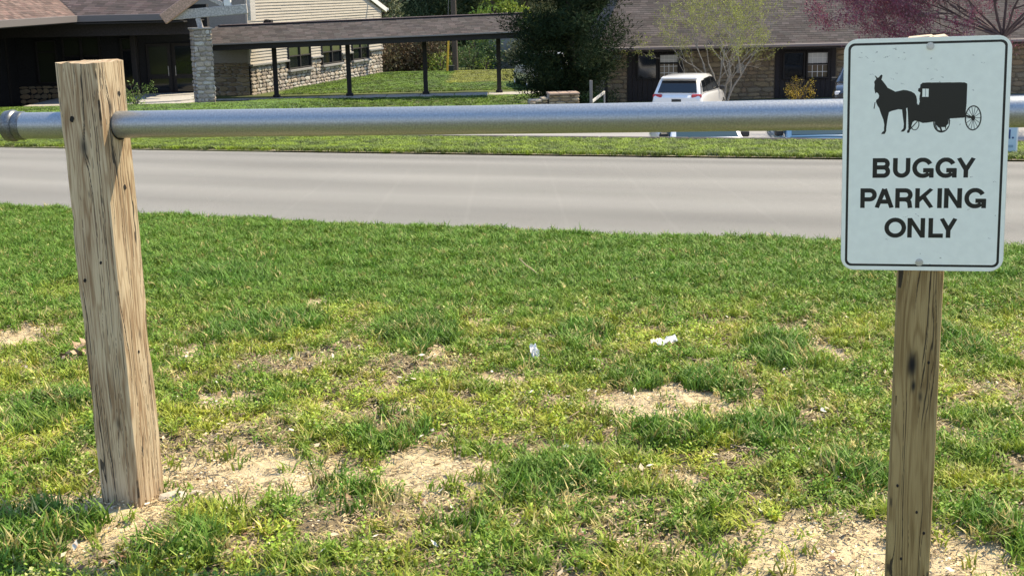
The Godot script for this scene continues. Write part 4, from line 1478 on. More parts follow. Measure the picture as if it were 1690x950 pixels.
func build_clinic() -> void:
	var g := RandomNumberGenerator.new()
	g.seed = 87
	var t := thing("entry_building", "dark low building with a deep shaded porch and brown shingled roof", "building", Vector3(-16.1, -2.5, -51.0))
	# everything in metres from the inner corner of the eaves
	var ev := 3.38
	var st := begin()
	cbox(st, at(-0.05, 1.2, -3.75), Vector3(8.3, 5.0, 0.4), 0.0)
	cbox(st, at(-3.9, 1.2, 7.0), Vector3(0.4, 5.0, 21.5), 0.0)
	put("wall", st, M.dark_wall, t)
	var bw := group_part("back_wall", t, Vector3(0, 0, -3.54))
	window(bw, -2.87, 0.68, -2.02, 2.42, 1, M.dark_wood, [M.glass_dim], 1.95)
	window(bw, -1.80, 0.68, -0.26, 2.55, 2, M.dark_wood, [M.glass_dark, M.glass_dim], 1.75)
	window(bw, 0.55, 0.05, 1.25, 2.45, 1, M.dark_wood, [M.glass_dark, M.glass_dim], 1.95)
	for k in 2:          # pair of glazed entrance doors
		var x := 1.55 + k * 1.05
		var dr := boxpart("door", Vector3(x + 0.5, 1.1, 0.03), Vector3(0.98, 2.2, 0.07), M.dark_wood, bw, 0.01)
		boxpart("pane", Vector3(0, 0.42, 0.04), Vector3(0.72, 1.1, 0.015), M.glass_dim if k == 0 else M.glass_dark, dr, 0.0)
		boxpart("pane", Vector3(0, -0.66, 0.04), Vector3(0.72, 0.7, 0.015), M.glass_dark, dr, 0.0)
		boxpart("handle", Vector3(0.38 if k == 0 else -0.38, 0.0, 0.08), Vector3(0.03, 0.4, 0.03), M.gable_wood, dr, 0.008)
	window(bw, 3.68, 0.05, 4.02, 2.5, 1, M.dark_wood, [M.glass_dark, M.glass_green], 1.55)
	for sx in [-3.72, 1.35, 3.9]:
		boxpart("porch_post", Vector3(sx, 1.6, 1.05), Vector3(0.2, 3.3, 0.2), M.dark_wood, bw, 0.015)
	# low stone course along the wall
	stones(bw, -3.7, -0.25, -0.2, 0.6, Vector2(0.34, 0.15), M.stone_brown, g, [], 0.03)
	# beam band under the eaves
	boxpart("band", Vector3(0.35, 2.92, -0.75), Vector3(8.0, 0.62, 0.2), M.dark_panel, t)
	# roofs: the left one rises away to the left, the back one away from the camera
	var s1 := 0.62
	var s2 := 0.50
	var rf := group_part("roof", t)
	var nL := Vector3(-1, s1, 0).normalized()
	var nB := Vector3(0, s2, -1).normalized()
	var cornr := Vector3(0, ev, 0)
	var left0 := cornr + Vector3(0.0, -0.02, 30.0)
	var rise := 3.2
	st = begin()
	slab(st, [cornr, left0, left0 + Vector3(-rise / s1, rise, 0), cornr + Vector3(-rise / s1, rise, -rise / s2)], Vector3(0, -0.16, 0))
	slab(st, [cornr, cornr + Vector3(4.0, 0, 0), cornr + Vector3(4.0, rise, -rise / s2), cornr + Vector3(-rise / s1, rise, -rise / s2)], Vector3(0, -0.16, 0))
	put("deck", st, M.roof_under, rf)
	var lenL := rise / s1 / absf(nL.x)
	var lenB := rise / s2 / absf(nB.z)
	shingles(rf, cornr, Vector3(0, 0, 1), nL, lenL * 0.8, func(s): return -(s * nL.y) / s2, func(_s): return 22.0, M.roof, 93, Color(0.17, 0.115, 0.098))
	shingles(rf, cornr, Vector3(1, 0, 0), nB, lenB * 0.9, func(s): return -(s * nB.y) / s1, func(_s): return 4.0, M.roof, 94, Color(0.088, 0.067, 0.068))
	st = begin()
	bar(st, cornr + Vector3(0.03, -0.10, 0.03), left0 + Vector3(0.03, -0.10, 0), 0.05, 0.24, 0.01)
	bar(st, cornr + Vector3(0.03, -0.10, 0.03), cornr + Vector3(4.0, -0.10, 0.03), 0.05, 0.24, 0.01)
	put("fascia", st, M.fascia, rf)
	st = begin()
	slab(st, [cornr + Vector3(0, -0.2, 0), left0 + Vector3(0, -0.2, 0), left0 + Vector3(-3.8, -0.2, 0), cornr + Vector3(-3.8, -0.2, 0)], Vector3(0, -0.05, 0))
	slab(st, [cornr + Vector3(-3.8, -0.26, 0), cornr + Vector3(4.0, -0.26, 0), cornr + Vector3(4.0, -0.26, -3.6), cornr + Vector3(-3.8, -0.26, -3.6)], Vector3(0, -0.05, 0))
	put("soffit", st, M.dark_wood, rf)
	# timber gable over the entry: rake, tie beam, brace, king post, stub on the stone column
	var gb := group_part("entry_gable", t)
	var o := t.position
	var G := func(x: float, y: float, z: float) -> Vector3: return Vector3(x, y, z) - o
	st = begin()
	bar(st, G.call(-12.32, 0.72, -48.84), G.call(-9.75, 2.44, -48.84), 0.16, 0.40, 0.02)
	put("rake", st, M.warm_fascia, gb)
	st = begin()
	slab(st, [G.call(-12.40, 0.92, -48.95), G.call(-9.6, 2.78, -48.95), G.call(-9.6, 2.78, -49.35), G.call(-12.40, 0.92, -49.35)], Vector3(0, -0.14, 0))
	put("gable_roof", st, M.roof_under, gb)
	st = begin()
	bar(st, G.call(-12.0, 0.86, -49.0), G.call(-9.30, 1.03, -49.0), 0.20, 0.34, 0.015)
	put("tie_beam", st, M.gable_wood, gb)
	st = begin()
	bar(st, G.call(-11.0, 1.62, -49.0), G.call(-10.15, 1.18, -49.0), 0.16, 0.16, 0.015)
	put("brace", st, M.gable_wood, gb)
	st = begin()
	bar(st, G.call(-10.0, 1.14, -49.0), G.call(-10.0, 2.3, -49.0), 0.24, 0.20, 0.015)
	put("king_post", st, M.white_trim, gb)
	st = begin()
	bar(st, G.call(-11.02, 0.36, -49.0), G.call(-11.10, 0.74, -49.0), 0.17, 0.17, 0.015)
	put("stub_post", st, M.gable_wood, gb)
	boxpart("gable_wall", Vector3(-9.27, 1.4, -49.6) - o, Vector3(0.12, 1.6, 1.0), M.gable_wood, gb)
	# stone column
	var col := group_part("stone_column", t, Vector3(-11.05, -2.40, -49.0) - o, 0.44)
	boxpart("core", Vector3(0, 1.36, 0), Vector3(0.60, 2.74, 0.60), M.mortar, col)
	for k in 4:
		var f := Node3D.new()
		# stones sit straight under the column: their frames are folded into their own transforms
		var before := col.get_child_count()
		stones(col, -0.33, 0.0, 0.33, 2.74, Vector2(0.24, 0.15), M.stone_light, g, [], 0.05)
		var turn := Transform3D(Basis(Vector3.UP, k * PI / 2), Vector3.ZERO) * Transform3D(Basis.IDENTITY, Vector3(0, 0, 0.30))
		for i in range(before, col.get_child_count()):
			var c: Node3D = col.get_child(i)
			c.transform = turn * c.transform
		f.free()
	boxpart("capstone", Vector3(0, 2.77, 0), Vector3(0.74, 0.07, 0.74), M.mortar, col, 0.015)

func build_right_house() -> void:
	var g := RandomNumberGenerator.new()
	g.seed = 89
	var t := thing("stone_building", "long low building of brown stone and dark panels under a shingled roof", "building", Vector3(4.0, -3.05, -54.35))
	var H := 2.16
	var st := begin()
	cbox(st, at(10.0, 1.0, -4.1), Vector3(20.0, 2.5, 8.0), 0.0)
	put("wall", st, M.mortar_dark, t)
	for q in [[0.02, 0.84], [3.12, 6.80], [9.30, 10.2], [15.4, 19.9]]:
		var sp := group_part("stone_panel", t, Vector3(0, 0, -0.1))
		stones(sp, q[0], -0.05, q[1], H, Vector2(0.40, 0.165), M.stone_brown, g, [], 0.045)
	for q in [[0.85, 3.10], [6.82, 9.28], [10.22, 15.38]]:
		var w: float = q[1] - q[0]
		var pn := group_part("wood_panel", t, Vector3(q[0], 0, -0.08))
		var n := int(w / 0.2)
		for k in n:
			boxpart("board", Vector3((k + 0.5) * w / n, H / 2 - 0.02, 0.0), Vector3(w / n - 0.012, H, 0.05 + g.randf() * 0.006), M.dark_panel, pn, 0.004)
	var wl := group_part("window_wall", t, Vector3(0, 0, -0.045))
	window(wl, 1.22, 0.88, 2.08, 1.92, 1, M.dark_wood, [M.glass_dark])
	window(wl, 2.10, 0.88, 2.95, 1.92, 1, M.dark_wood, [M.glass_tan, M.blind], 1.52, null, 4)
	window(wl, 7.12, 0.78, 8.02, 1.88, 1, M.dark_wood, [M.glass_dark])
	window(wl, 8.06, 0.78, 9.00, 1.88, 1, M.dark_wood, [M.glass_tan, M.blind], 1.36, null, 4)
	boxpart("wall_lamp", Vector3(0.40, 1.80, 0.06), Vector3(0.34, 0.22, 0.14), mk(0.10, 0.11, 0.13, 0.5), t, 0.02)
	boxpart("meter_box", Vector3(5.4, 1.24, 0.02), Vector3(0.30, 0.36, 0.12), mk(0.30, 0.29, 0.27, 0.6), t, 0.02)
	boxpart("porch_post", Vector3(-0.09, 1.05, 0.98), Vector3(0.13, 2.2, 0.13), M.dark_wood, t, 0.01)
	# roof: front plane with a hipped left end
	var ev := 2.24
	var sl := 0.70
	var run := 5.0
	var rf := group_part("roof", t)
	var e0 := Vector3(-0.46, ev, 1.35)
	var e1 := Vector3(21.0, ev, 1.35)
	var r0 := Vector3(-0.46 + run * 0.42, ev + run * sl, 1.35 - run)
	var r1 := Vector3(21.0, ev + run * sl, 1.35 - run)
	var b0 := Vector3(-0.46, ev, 1.35 - 2.0 * run)
	var b1 := Vector3(21.0, ev, 1.35 - 2.0 * run)
	st = begin()
	slab(st, [e0, e1, r1, r0], Vector3(0, -0.14, 0))
	slab(st, [b0, b1, r1, r0], Vector3(0, -0.14, 0))
	slab(st, [e0, b0, r0], Vector3(0, -0.14, 0))
	put("deck", st, M.roof_under, rf)
	var v := Vector3(0, sl, -1).normalized()
	shingles(rf, e0, Vector3(1, 0, 0), v, run / absf(v.z), func(s): return s * absf(v.z) * 0.42, func(_s): return 21.4, M.roof, 95, Color(0.082, 0.070, 0.069))
	st = begin()
	bar(st, e0 + Vector3(-0.05, -0.05, 0.02), e1 + Vector3(0, -0.05, 0.02), 0.10, 0.13, 0.03)
	put("gutter", st, mk(0.20, 0.165, 0.16, 0.6), rf)
	st = begin()
	slab(st, [e0 + Vector3(0, -0.16, -0.03), e1 + Vector3(0, -0.16, -0.03), Vector3(21.0, ev - 0.16, -0.1), Vector3(-0.46, ev - 0.16, -0.1)], Vector3(0, -0.03, 0))
	put("soffit", st, M.dark_wood, rf)

func build_yard() -> void:
	var g := RandomNumberGenerator.new()
	g.seed = 97
	# two low stone planter walls
	var p := [[0.75, 1.40, -2.27, "low left tan stone planter wall by the parking lot"], [1.42, 2.50, -2.10, "taller tan stone planter wall with a pinkish capstone"]]
	for k in 2:
		var q: Array = p[k]
		var base := -3.05
		var hgt: float = q[2] - base
		var w: float = q[1] - q[0]
		var t := thing("planter_wall", q[3], "stone wall", Vector3(q[0], base, -46.6), 0.10, "stone planter walls")
		boxpart("core", Vector3(w / 2, hgt / 2, -0.35), Vector3(w - 0.04, hgt, 0.6), M.mortar, t)
		stones(t, 0.0, 0.05, w, hgt - 0.02, Vector2(0.26, 0.13), M.stone_tan, g, [], 0.07)
		for i in 3:
			var cw := w / 3.0
			var c := boxpart("capstone", Vector3((i + 0.5) * cw, hgt + 0.03, -0.3), Vector3(cw - 0.012, 0.07, 0.85), grain(mk(0.60, 0.44, 0.34, 0.85) if k == 1 else mk(0.58, 0.48, 0.34, 0.85), noise_tex(71, 0.05, 0.65, 1.0, 256, 5), 1.6), t, 0.015)
			c.rotation.z = 0.0 if k == 1 else 0.10
			if k == 0: c.position.y -= 0.07 * (2 - i)
	var h := thing("handrail", "grey post with a pale sloping handrail beside the stone building", "handrail", Vector3(2.98, -3.0, -48.0))
	var st := begin()
	cbox(st, at(0, 0.64, 0), Vector3(0.11, 1.28, 0.11), 0.01)
	put("post", st, mk(0.22, 0.21, 0.20, 0.8), h)
	st = begin()
	bar(st, Vector3(0.03, 0.52, 0), Vector3(0.62, 0.70, -2.0), 0.06, 0.10, 0.01)
	put("rail", st, mk(0.62, 0.62, 0.60, 0.5), h)
	st = begin()
	bar(st, Vector3(0.62, 0.0, -2.0), Vector3(0.62, 0.72, -2.0), 0.06, 0.06, 0.01)
	put("end_post", st, mk(0.4, 0.4, 0.4, 0.5), h)
	# utility pole, yellow guy marker, cable box
	var u := thing("utility_pole", "tall dark wooden utility pole behind the canopy", "utility pole", Vector3(-2.98, -3.15, -77.6))
	st = begin()
	tube(st, [Vector3(0, -0.5, 0), Vector3(0, 5.0, 0), Vector3(0.02, 11.0, 0)], [0.17, 0.15, 0.12], 12, Color.WHITE, true)
	put("shaft", st, grain(mk(0.13, 0.10, 0.08, 0.9), noise_tex(71, 0.05, 0.65, 1.0, 256, 5), 0.8), u)
	st = begin()
	bar(st, Vector3(-1.2, 10.3, 0.16), Vector3(1.2, 10.3, 0.16), 0.1, 0.12, 0.01)
	put("crossarm", st, M.dark_wood, u)
	var y := thing("guy_marker", "yellow plastic guard on the guy wire of the utility pole", "guy wire guard", Vector3(-3.42, -3.1, -76.4))
	st = begin()
	tube(st, [Vector3(0, 0.05, 0), Vector3(0.14, 1.9, 0)], [0.055, 0.055], 10, Color.WHITE, true)
	put("guard", st, mk(0.75, 0.46, 0.04, 0.5), y)
	st = begin()
	tube(st, [Vector3(-0.01, -0.05, 0), Vector3(0.46, 9.6, -1.0)], [0.008, 0.008], 6)
	put("wire", st, mk(0.3, 0.3, 0.3, 0.5, 0.7), y)
	var cb := thing("utility_box", "small dark utility box standing by the yellow guy guard", "utility box", Vector3(-3.15, -3.1, -76.1))
	boxpart("cabinet", Vector3(0, 0.24, 0), Vector3(0.30, 0.48, 0.3), mk(0.02, 0.025, 0.022, 0.7), cb, 0.02)
	boxpart("lid", Vector3(0, 0.50, 0), Vector3(0.34, 0.05, 0.34), mk(0.03, 0.035, 0.03, 0.7), cb, 0.01)
	var sh := thing("shed", "pale grey shed glimpsed behind the right end of the canopy", "shed", Vector3(-0.3, -3.2, -82.0))
	boxpart("wall", Vector3(0.3, 1.05, 0), Vector3(2.2, 2.1, 2.0), mk(0.30, 0.31, 0.31, 0.8), sh, 0.01)
	st = begin()
	slab(st, [Vector3(-1.0, 2.1, 1.2), Vector3(1.6, 2.1, 1.2), Vector3(1.6, 2.6, 0), Vector3(-1.0, 2.6, 0)], Vector3(0, 0.06, 0))
	slab(st, [Vector3(-1.0, 2.1, -1.2), Vector3(1.6, 2.1, -1.2), Vector3(1.6, 2.6, 0), Vector3(-1.0, 2.6, 0)], Vector3(0, 0.06, 0))
	put("roof", st, mk(0.35, 0.35, 0.35, 0.7), sh)
	boxpart("door", Vector3(0.4, 0.95, 1.02), Vector3(0.9, 1.8, 0.05), mk(0.22, 0.23, 0.23, 0.8), sh, 0.005)

# ---------------------------------------------------------------- vehicles (nose towards -z)

func vehicle(called: String, label: String, category: String, pos: Vector3, turn: float, paint: StandardMaterial3D, scale := 1.0, dark_glass: Material = null, group := "") -> Node3D:
	var t := thing(called, label, category, pos, turn, group)
	if dark_glass == null: dark_glass = M.glass_dark
	var ring := func(z: float, lo: float, wlo: float, wm: float, sh: float, ws: float) -> Array:
		var half := [Vector2(0.0, lo), Vector2(wlo, lo), Vector2(wm - 0.01, lo + 0.14), Vector2(wm, (lo + sh) * 0.5), Vector2(ws + 0.03, sh - 0.10), Vector2(ws, sh - 0.03), Vector2(ws - 0.06, sh), Vector2(0.0, sh + 0.015)]
		var o := []
		for p in half: o.append(Vector3(p.x, p.y, z))
		for i in range(half.size() - 2, 0, -1): o.append(Vector3(-half[i].x, half[i].y, z))
		return o
	var st := begin()
	loft(st, [ring.call(2.26, 0.44, 0.66, 0.84, 0.92, 0.76), ring.call(2.20, 0.34, 0.74, 0.90, 1.00, 0.82), ring.call(2.0, 0.28, 0.80, 0.925, 1.05, 0.86), ring.call(1.2, 0.24, 0.82, 0.935, 1.06, 0.88), ring.call(-0.6, 0.24, 0.82, 0.935, 1.03, 0.88), ring.call(-1.2, 0.25, 0.82, 0.93, 1.00, 0.86), ring.call(-1.75, 0.27, 0.80, 0.915, 0.92, 0.82), ring.call(-2.1, 0.30, 0.74, 0.87, 0.82, 0.72), ring.call(-2.25, 0.36, 0.62, 0.78, 0.70, 0.60)])
	put("body", st, paint, t)
	var cab := func(z: float, top: float, wt: float) -> Array:
		var lo := 1.0
		var wb := lerpf(0.87, wt, 0.0)
		var half := [Vector2(0, lo), Vector2(wb, lo), Vector2(lerpf(wb, wt, 0.55), lerpf(lo, top, 0.5)), Vector2(wt, top - 0.05), Vector2(wt - 0.08, top), Vector2(0, top + 0.006)]
		var o := []
		for p in half: o.append(Vector3(p.x, p.y, z))
		for i in range(half.size() - 2, 0, -1): o.append(Vector3(-half[i].x, half[i].y, z))
		return o
	st = begin()
	loft(st, [cab.call(2.14, 1.06, 0.85), cab.call(1.76, 1.56, 0.72), cab.call(1.50, 1.63, 0.69), cab.call(0.4, 1.67, 0.68), cab.call(-0.25, 1.63, 0.68), cab.call(-0.62, 1.44, 0.74), cab.call(-1.20, 1.04, 0.84)])
	put("cabin", st, paint, t)
	# glass, a few millimetres proud of the cabin
	var zr := func(y: float) -> float: return 2.14 - (y - 1.06) / 0.50 * 0.38
	st = begin()
	var rw := []
	for q in [[-0.70, 1.10], [0.70, 1.10], [0.61, 1.50], [-0.61, 1.50]]: rw.append(Vector3(q[0], q[1], zr.call(q[1]) + 0.03))
	slab(st, rw, Vector3(0, -0.004, -0.03))
	put("rear_window", st, dark_glass, t)
	st = begin()
	cbox(st, turned(0, 1.60, 1.80, Vector3(0.12, 0, 0)), Vector3(1.28, 0.05, 0.34), 0.02)
	put("spoiler", st, paint, t)
	var zw := func(y: float) -> float: return -1.20 + (y - 1.04) / 0.40 * 0.58 if y < 1.44 else -0.62 + (y - 1.44) / 0.19 * 0.37
	st = begin()
	var pts := []
	for q in [[-0.74, 1.08], [0.74, 1.08], [0.66, 1.43], [-0.66, 1.43]]: pts.append(Vector3(q[0], q[1], zw.call(q[1]) - 0.02))
	slab(st, pts, Vector3(0, -0.004, 0.012))
	pts = []
	for q in [[-0.66, 1.435], [0.66, 1.435], [0.60, 1.56], [-0.60, 1.56]]: pts.append(Vector3(q[0], q[1], zw.call(q[1]) - 0.02))
	slab(st, pts, Vector3(0, -0.004, 0.012))
	put("windshield", st, dark_glass, t)
	for s in [-1.0, 1.0]:
		var xs := func(y: float) -> float: return s * (lerpf(0.875, 0.70, clampf((y - 1.0) / 0.60, 0, 1)) + 0.012)
		for q in [[1.78, 1.10, 1.18, 1.10, 1.18, 1.50, 1.62, 1.48], [1.10, 1.08, 0.20, 1.07, 0.24, 1.55, 1.10, 1.53], [0.12, 1.07, -0.88, 1.07, -0.36, 1.50, 0.16, 1.55]]:
			st = begin()
			pts = []
			for i in range(0, 8, 2): pts.append(Vector3(xs.call(q[i + 1]), q[i + 1], q[i]))
			slab(st, pts, Vector3(-s * 0.03, 0, 0))
			put("side_window", st, dark_glass, t)
		st = begin()
		cbox(st, turned(s * 0.985, 1.09, -0.78, Vector3(0, s * 0.15, 0)), Vector3(0.20, 0.15, 0.10), 0.03)
		put("wing_mirror", st, M.dark_plastic, t)
		# lights
		st = begin()
		cbox(st, turned(s * 0.70, 0.985, 2.17, Vector3(-0.1, s * 0.28, 0)), Vector3(0.36, 0.13, 0.10), 0.03)
		put("tail_light", st, M.tail_red, t)
		st = begin()
		cbox(st, turned(s * 0.62, 0.70, -2.13, Vector3(0.1, s * 0.35, 0)), Vector3(0.34, 0.14, 0.14), 0.03)
		put("headlight", st, M.lamp_clear, t)
		for z in [1.38, -1.38]:
			var wh := group_part("wheel", t, Vector3(s * 0.83, 0.34, z))
			st = begin()
			var rr := []
			for k in 4:
				var x: float = [-0.11, -0.09, 0.09, 0.11][k]
				var r: float = [0.30, 0.34, 0.34, 0.30][k]
				var c := []
				for i in 24: c.append(Vector3(x, cos(TAU * i / 24) * r, sin(TAU * i / 24) * r))
				rr.append(c)
			loft(st, rr)
			put("tyre", st, M.rubber, wh)
			st = begin()
			rr = []
			for k in 3:
				var c := []
				for i in 20: c.append(Vector3(s * [0.10, 0.118, 0.112][k], cos(TAU * i / 20) * [0.23, 0.21, 0.05][k], sin(TAU * i / 20) * [0.23, 0.21, 0.05][k]))
				rr.append(c)
			loft(st, rr)
			put("rim", st, M.rim, wh)
	st = begin()
	cbox(st, at(0, 0.46, 2.24), Vector3(1.56, 0.20, 0.12), 0.04)
	put("rear_bumper", st, M.dark_plastic, t)
	st = begin()
	cbox(st, at(0, 0.44, -2.23), Vector3(1.34, 0.20, 0.12), 0.04)
	put("front_bumper", st, M.dark_plastic, t)
	boxpart("grille", Vector3(0, 0.62, -2.27), Vector3(0.80, 0.12, 0.03), M.dark_plastic, t, 0.01)
	boxpart("licence_plate", Vector3(0, 0.80, 2.265), Vector3(0.34, 0.17, 0.02), M.dark_plastic, t, 0.005)
	t.scale = Vector3.ONE * scale
	return t

func build_vehicles() -> void:
	M.dark_plastic = mk(0.016, 0.017, 0.019, 0.5)
	M.rubber = mk(0.018, 0.018, 0.018, 0.85)
	M.rim = mk(0.55, 0.56, 0.57, 0.35, 0.8)
	M.tail_red = mk(0.45, 0.04, 0.05, 0.2)
	M.lamp_clear = mk(0.75, 0.76, 0.78, 0.1)
	var white := mk(0.80, 0.80, 0.80, 0.28)
	white.clearcoat_enabled = true
	white.clearcoat_roughness = 0.05
	var blue := mk(0.10, 0.20, 0.30, 0.28)
	blue.clearcoat_enabled = true
	blue.clearcoat_roughness = 0.05
	var black := mk(0.015, 0.016, 0.02, 0.22)
	black.clearcoat_enabled = true
	black.clearcoat_roughness = 0.04
	var blue_glass := mk(0.025, 0.06, 0.085, 0.3)
	blue_glass.metallic_specular = 0.25
	vehicle("parked_suv", "white sport utility car seen from behind in front of the stone building", "car", Vector3(6.36, -3.02, -46.6), -0.36, white, 0.95)
	vehicle("parked_suv", "black car by the stone building, half hidden behind the parking sign", "car", Vector3(13.0, -3.0, -49.0), PI - 0.35, black)
	vehicle("parked_car", "white car in the near parking lot, mostly hidden behind the steel rail", "car", Vector3(4.55, -3.0, -32.0), PI + 0.05, white, 0.98, blue_glass)
	vehicle("parked_car", "blue car in the near parking lot beside the white one", "car", Vector3(7.35, -3.0, -32.0), PI - 0.05, blue, 0.98, blue_glass)
	vehicle("parked_car", "white car far behind the dark cedar tree", "car", Vector3(1.55, -2.95, -63.0), 0.2, white)

# ---------------------------------------------------------------- trees and shrubs

func build_trees() -> void:
	var g := RandomNumberGenerator.new()
	g.seed = 111
	var bark := grain(mk(0.16, 0.125, 0.10, 0.95), noise_tex(71, 0.05, 0.65, 1.0, 256, 5), 1.5)
	var pale_bark := grain(mk(0.40, 0.37, 0.32, 0.9), noise_tex(71, 0.05, 0.65, 1.0, 256, 5), 1.5)
	var dark_bark := mk(0.055, 0.045, 0.042, 0.9)
	var needle := leaf_clump(40, 0.34, 0.15, 0.032, 201, 0.3, 0.7)
	var leafy := leaf_clump(22, 0.40, 0.15, 0.085, 202, 0.2)
	var small := leaf_clump(14, 0.16, 0.062, 0.036, 203, 0.4)
	var buds := leaf_clump(9, 0.11, 0.040, 0.030, 204, 0.3)
	var gm: StandardMaterial3D = M.leaf
	var dense := mk(1, 1, 1, 0.75, 0.0, true)
	dense.metallic_specular = 0.2
	dense.backlight_enabled = true
	dense.backlight = Color(0.35, 0.35, 0.35)

	# the dark cedar between the canopy and the stone building
	var t := thing("cedar_tree", "dark dense evergreen cedar between the canopy and the stone building", "tree", Vector3(2.35, -3.02, -50.6))
	var st := begin()
	tube(st, [Vector3(0.15, -0.2, 0), Vector3(0.10, 1.2, 0), Vector3(0, 3.5, 0), Vector3(0, 7.6, 0)], [0.22, 0.17, 0.12, 0.03], 10)
	for i in 26:
		var y := g.randf_range(0.7, 6.6)
		var a := g.randf() * TAU
		var r := 2.2 * (1.0 - y / 9.0)
		tube(st, [Vector3(0.05, y, 0), Vector3(cos(a) * r * 0.5, y + 0.15, sin(a) * r * 0.5), Vector3(cos(a) * r, y + 0.4, sin(a) * r)], [0.05, 0.03, 0.012], 5)
	put("trunk", st, dark_bark, t)
	var xfs := []
	var cs := []
	for i in 108:                              # sprays: each a bough of needle clumps, reaching out and drooping
		var y := pow(g.randf(), 1.15) * 7.6 + 0.25
		var a := g.randf() * TAU
		var r: float = (2.55 - 0.15 * y) * g.randf_range(0.70, 1.16) * (0.55 + 0.45 * smoothstep(0.0, 2.0, y))
		var low_right: bool = y < 1.35 and cos(a) > 0.1
		if low_right: r *= 0.55
		var n := 22
		for k in n:
			var q := sqrt(g.randf())
			var p := Vector3(cos(a) * r * q, y + 0.45 * q * q - 0.25 * q, sin(a) * r * q) + Vector3(g.randfn(0, 0.20), g.randfn(0, 0.16), g.randfn(0, 0.20)) * (0.5 + q)
			xfs.append(Transform3D(Basis.from_euler(Vector3(g.randfn(0, 0.3), g.randf() * TAU, g.randfn(0, 0.3))).scaled(Vector3.ONE * g.randf_range(0.8, 1.35)), p))
			var w := g.randf_range(0.6, 1.35)
			cs.append(Color(0.021 * w, 0.038 * w, 0.017 * w) if g.randf() < 0.82 else Color(0.045 * w, 0.06 * w, 0.022 * w))
	many("crown", needle, dense, xfs, cs, t)

	# multi-stemmed tree with yellow-green buds
	g.seed = 12
	t = thing("budding_tree", "bare multi stemmed tree with yellow green buds behind the white car", "tree", Vector3(8.15, -3.02, -51.0))
	st = begin()
	var tips := []
	for q in [[-0.42, 0.95, 0.1, 0.050], [-0.15, 1.0, 0.1, 0.055], [0.10, 1.0, -0.1, 0.060], [0.24, 1.0, 0.12, 0.055], [0.40, 0.95, -0.1, 0.045], [-0.05, 1.0, -0.25, 0.045]]:
		grow(st, Vector3(q[0] * 0.45, -0.05, q[2]), Vector3(q[0] * 1.0, q[1], q[2]).normalized(), 1.8, q[3] * 0.85, 4, tips, 0.78, 0.34, 3, g, 7)
	put("stems", st, pale_bark, t)
	xfs = []
	cs = []
	for p in tips:
		if p.y > 1.7 and g.randf() < 0.62 + 0.3 * NB.get_noise_3d(p.x * 2.0, p.y * 2.0, p.z): 
			xfs.append(Transform3D(Basis.from_euler(Vector3(g.randf(), g.randf() * TAU, g.randf())).scaled(Vector3.ONE * g.randf_range(0.7, 1.3)), p))
			var w := g.randf_range(0.7, 1.3)
			cs.append(Color(0.33 * w, 0.36 * w, 0.085 * w))
	many("buds", buds, gm, xfs, cs, t)

	g.seed = 77
	# redbud, its branches reaching in at the top right
	t = thing("redbud_tree", "redbud tree with magenta blossom on dark branches at the top right", "tree", Vector3(14.75, -3.0, -40.0))
	st = begin()
	tips = []
	tube(st, [Vector3(0.05, -0.2, 0), Vector3(0.0, 1.5, 0.02), Vector3(-0.08, 2.85, 0)], [0.15, 0.12, 0.10], 10)
	for q in [[-1.0, 0.42, 0.1], [-0.85, 0.75, -0.3], [-0.45, 1.0, 0.2], [0.25, 1.0, -0.2], [0.85, 0.8, 0.2], [-0.9, 0.25, 0.35], [1.0, 0.45, -0.3], [-0.6, 0.5, -0.6], [0.0, 0.9, 0.6], [-1.0, 0.15, -0.2], [-0.8, 0.5, 0.5], [0.4, 0.7, 0.5]]:
		grow(st, Vector3(-0.06, 2.8, 0), Vector3(q[0], q[1], q[2]).normalized(), 2.1, 0.045, 4, tips, 0.75, 0.12, 4, g, 6)
	put("branches", st, mk(0.085, 0.06, 0.062, 0.9), t)
	xfs = []
	cs = []
	for p in tips:
		var chance := 0.75
		if p.x < -0.8 and p.x > -5.2: chance = 0.9
		if g.randf() < chance:
			xfs.append(Transform3D(Basis.from_euler(Vector3(g.randf(), g.randf() * TAU, g.randf())).scaled(Vector3.ONE * g.randf_range(0.8, 1.7)), p))
			var w := g.randf_range(0.6, 1.3)
			cs.append(Color(0.22 * w, 0.065 * w, 0.105 * w) if g.randf() < 0.7 else Color(0.22 * w, 0.12 * w, 0.15 * w))
	many("blossom", buds, gm, xfs, cs, t)

	g.seed = 31
	# forsythia by the window of the stone building and a shrub behind the left post
	t = thing("yellow_bush", "small rounded yellow flowering bush below the building window", "bush", Vector3(11.17, -3.02, -51.2))
	st = begin()
	for i in 14:
		var a := TAU * i / 14.0
		tube(st, [Vector3(0, 0, 0), Vector3(cos(a) * 0.2, 0.4, sin(a) * 0.2), Vector3(cos(a) * 0.38, 0.85, sin(a) * 0.38)], [0.015, 0.012, 0.006], 5)
	put("stems", st, bark, t)
	crown(t, [[-0.18, 0.62, 0, 0.36, 0.42, 0.36], [0.34, 0.62, 0, 0.17, 0.42, 0.2]], 420.0, small, gm, [Color(0.55, 0.40, 0.03), Color(0.62, 0.46, 0.05), Color(0.38, 0.30, 0.05), Color(0.30, 0.22, 0.06)], 0.9, g, "crown", 0.2)
	t = thing("green_shrub", "light green leafy shrub seen beside the wooden post", "shrub", Vector3(-12.2, -2.02, -44.0))
	st = begin()
	for i in 9:
		var a := TAU * i / 9.0
		tube(st, [Vector3(0, 0, 0), Vector3(cos(a) * 0.15, 0.3, sin(a) * 0.15), Vector3(cos(a) * 0.4, 0.7, sin(a) * 0.3)], [0.012, 0.01, 0.005], 5)
	put("stems", st, bark, t)
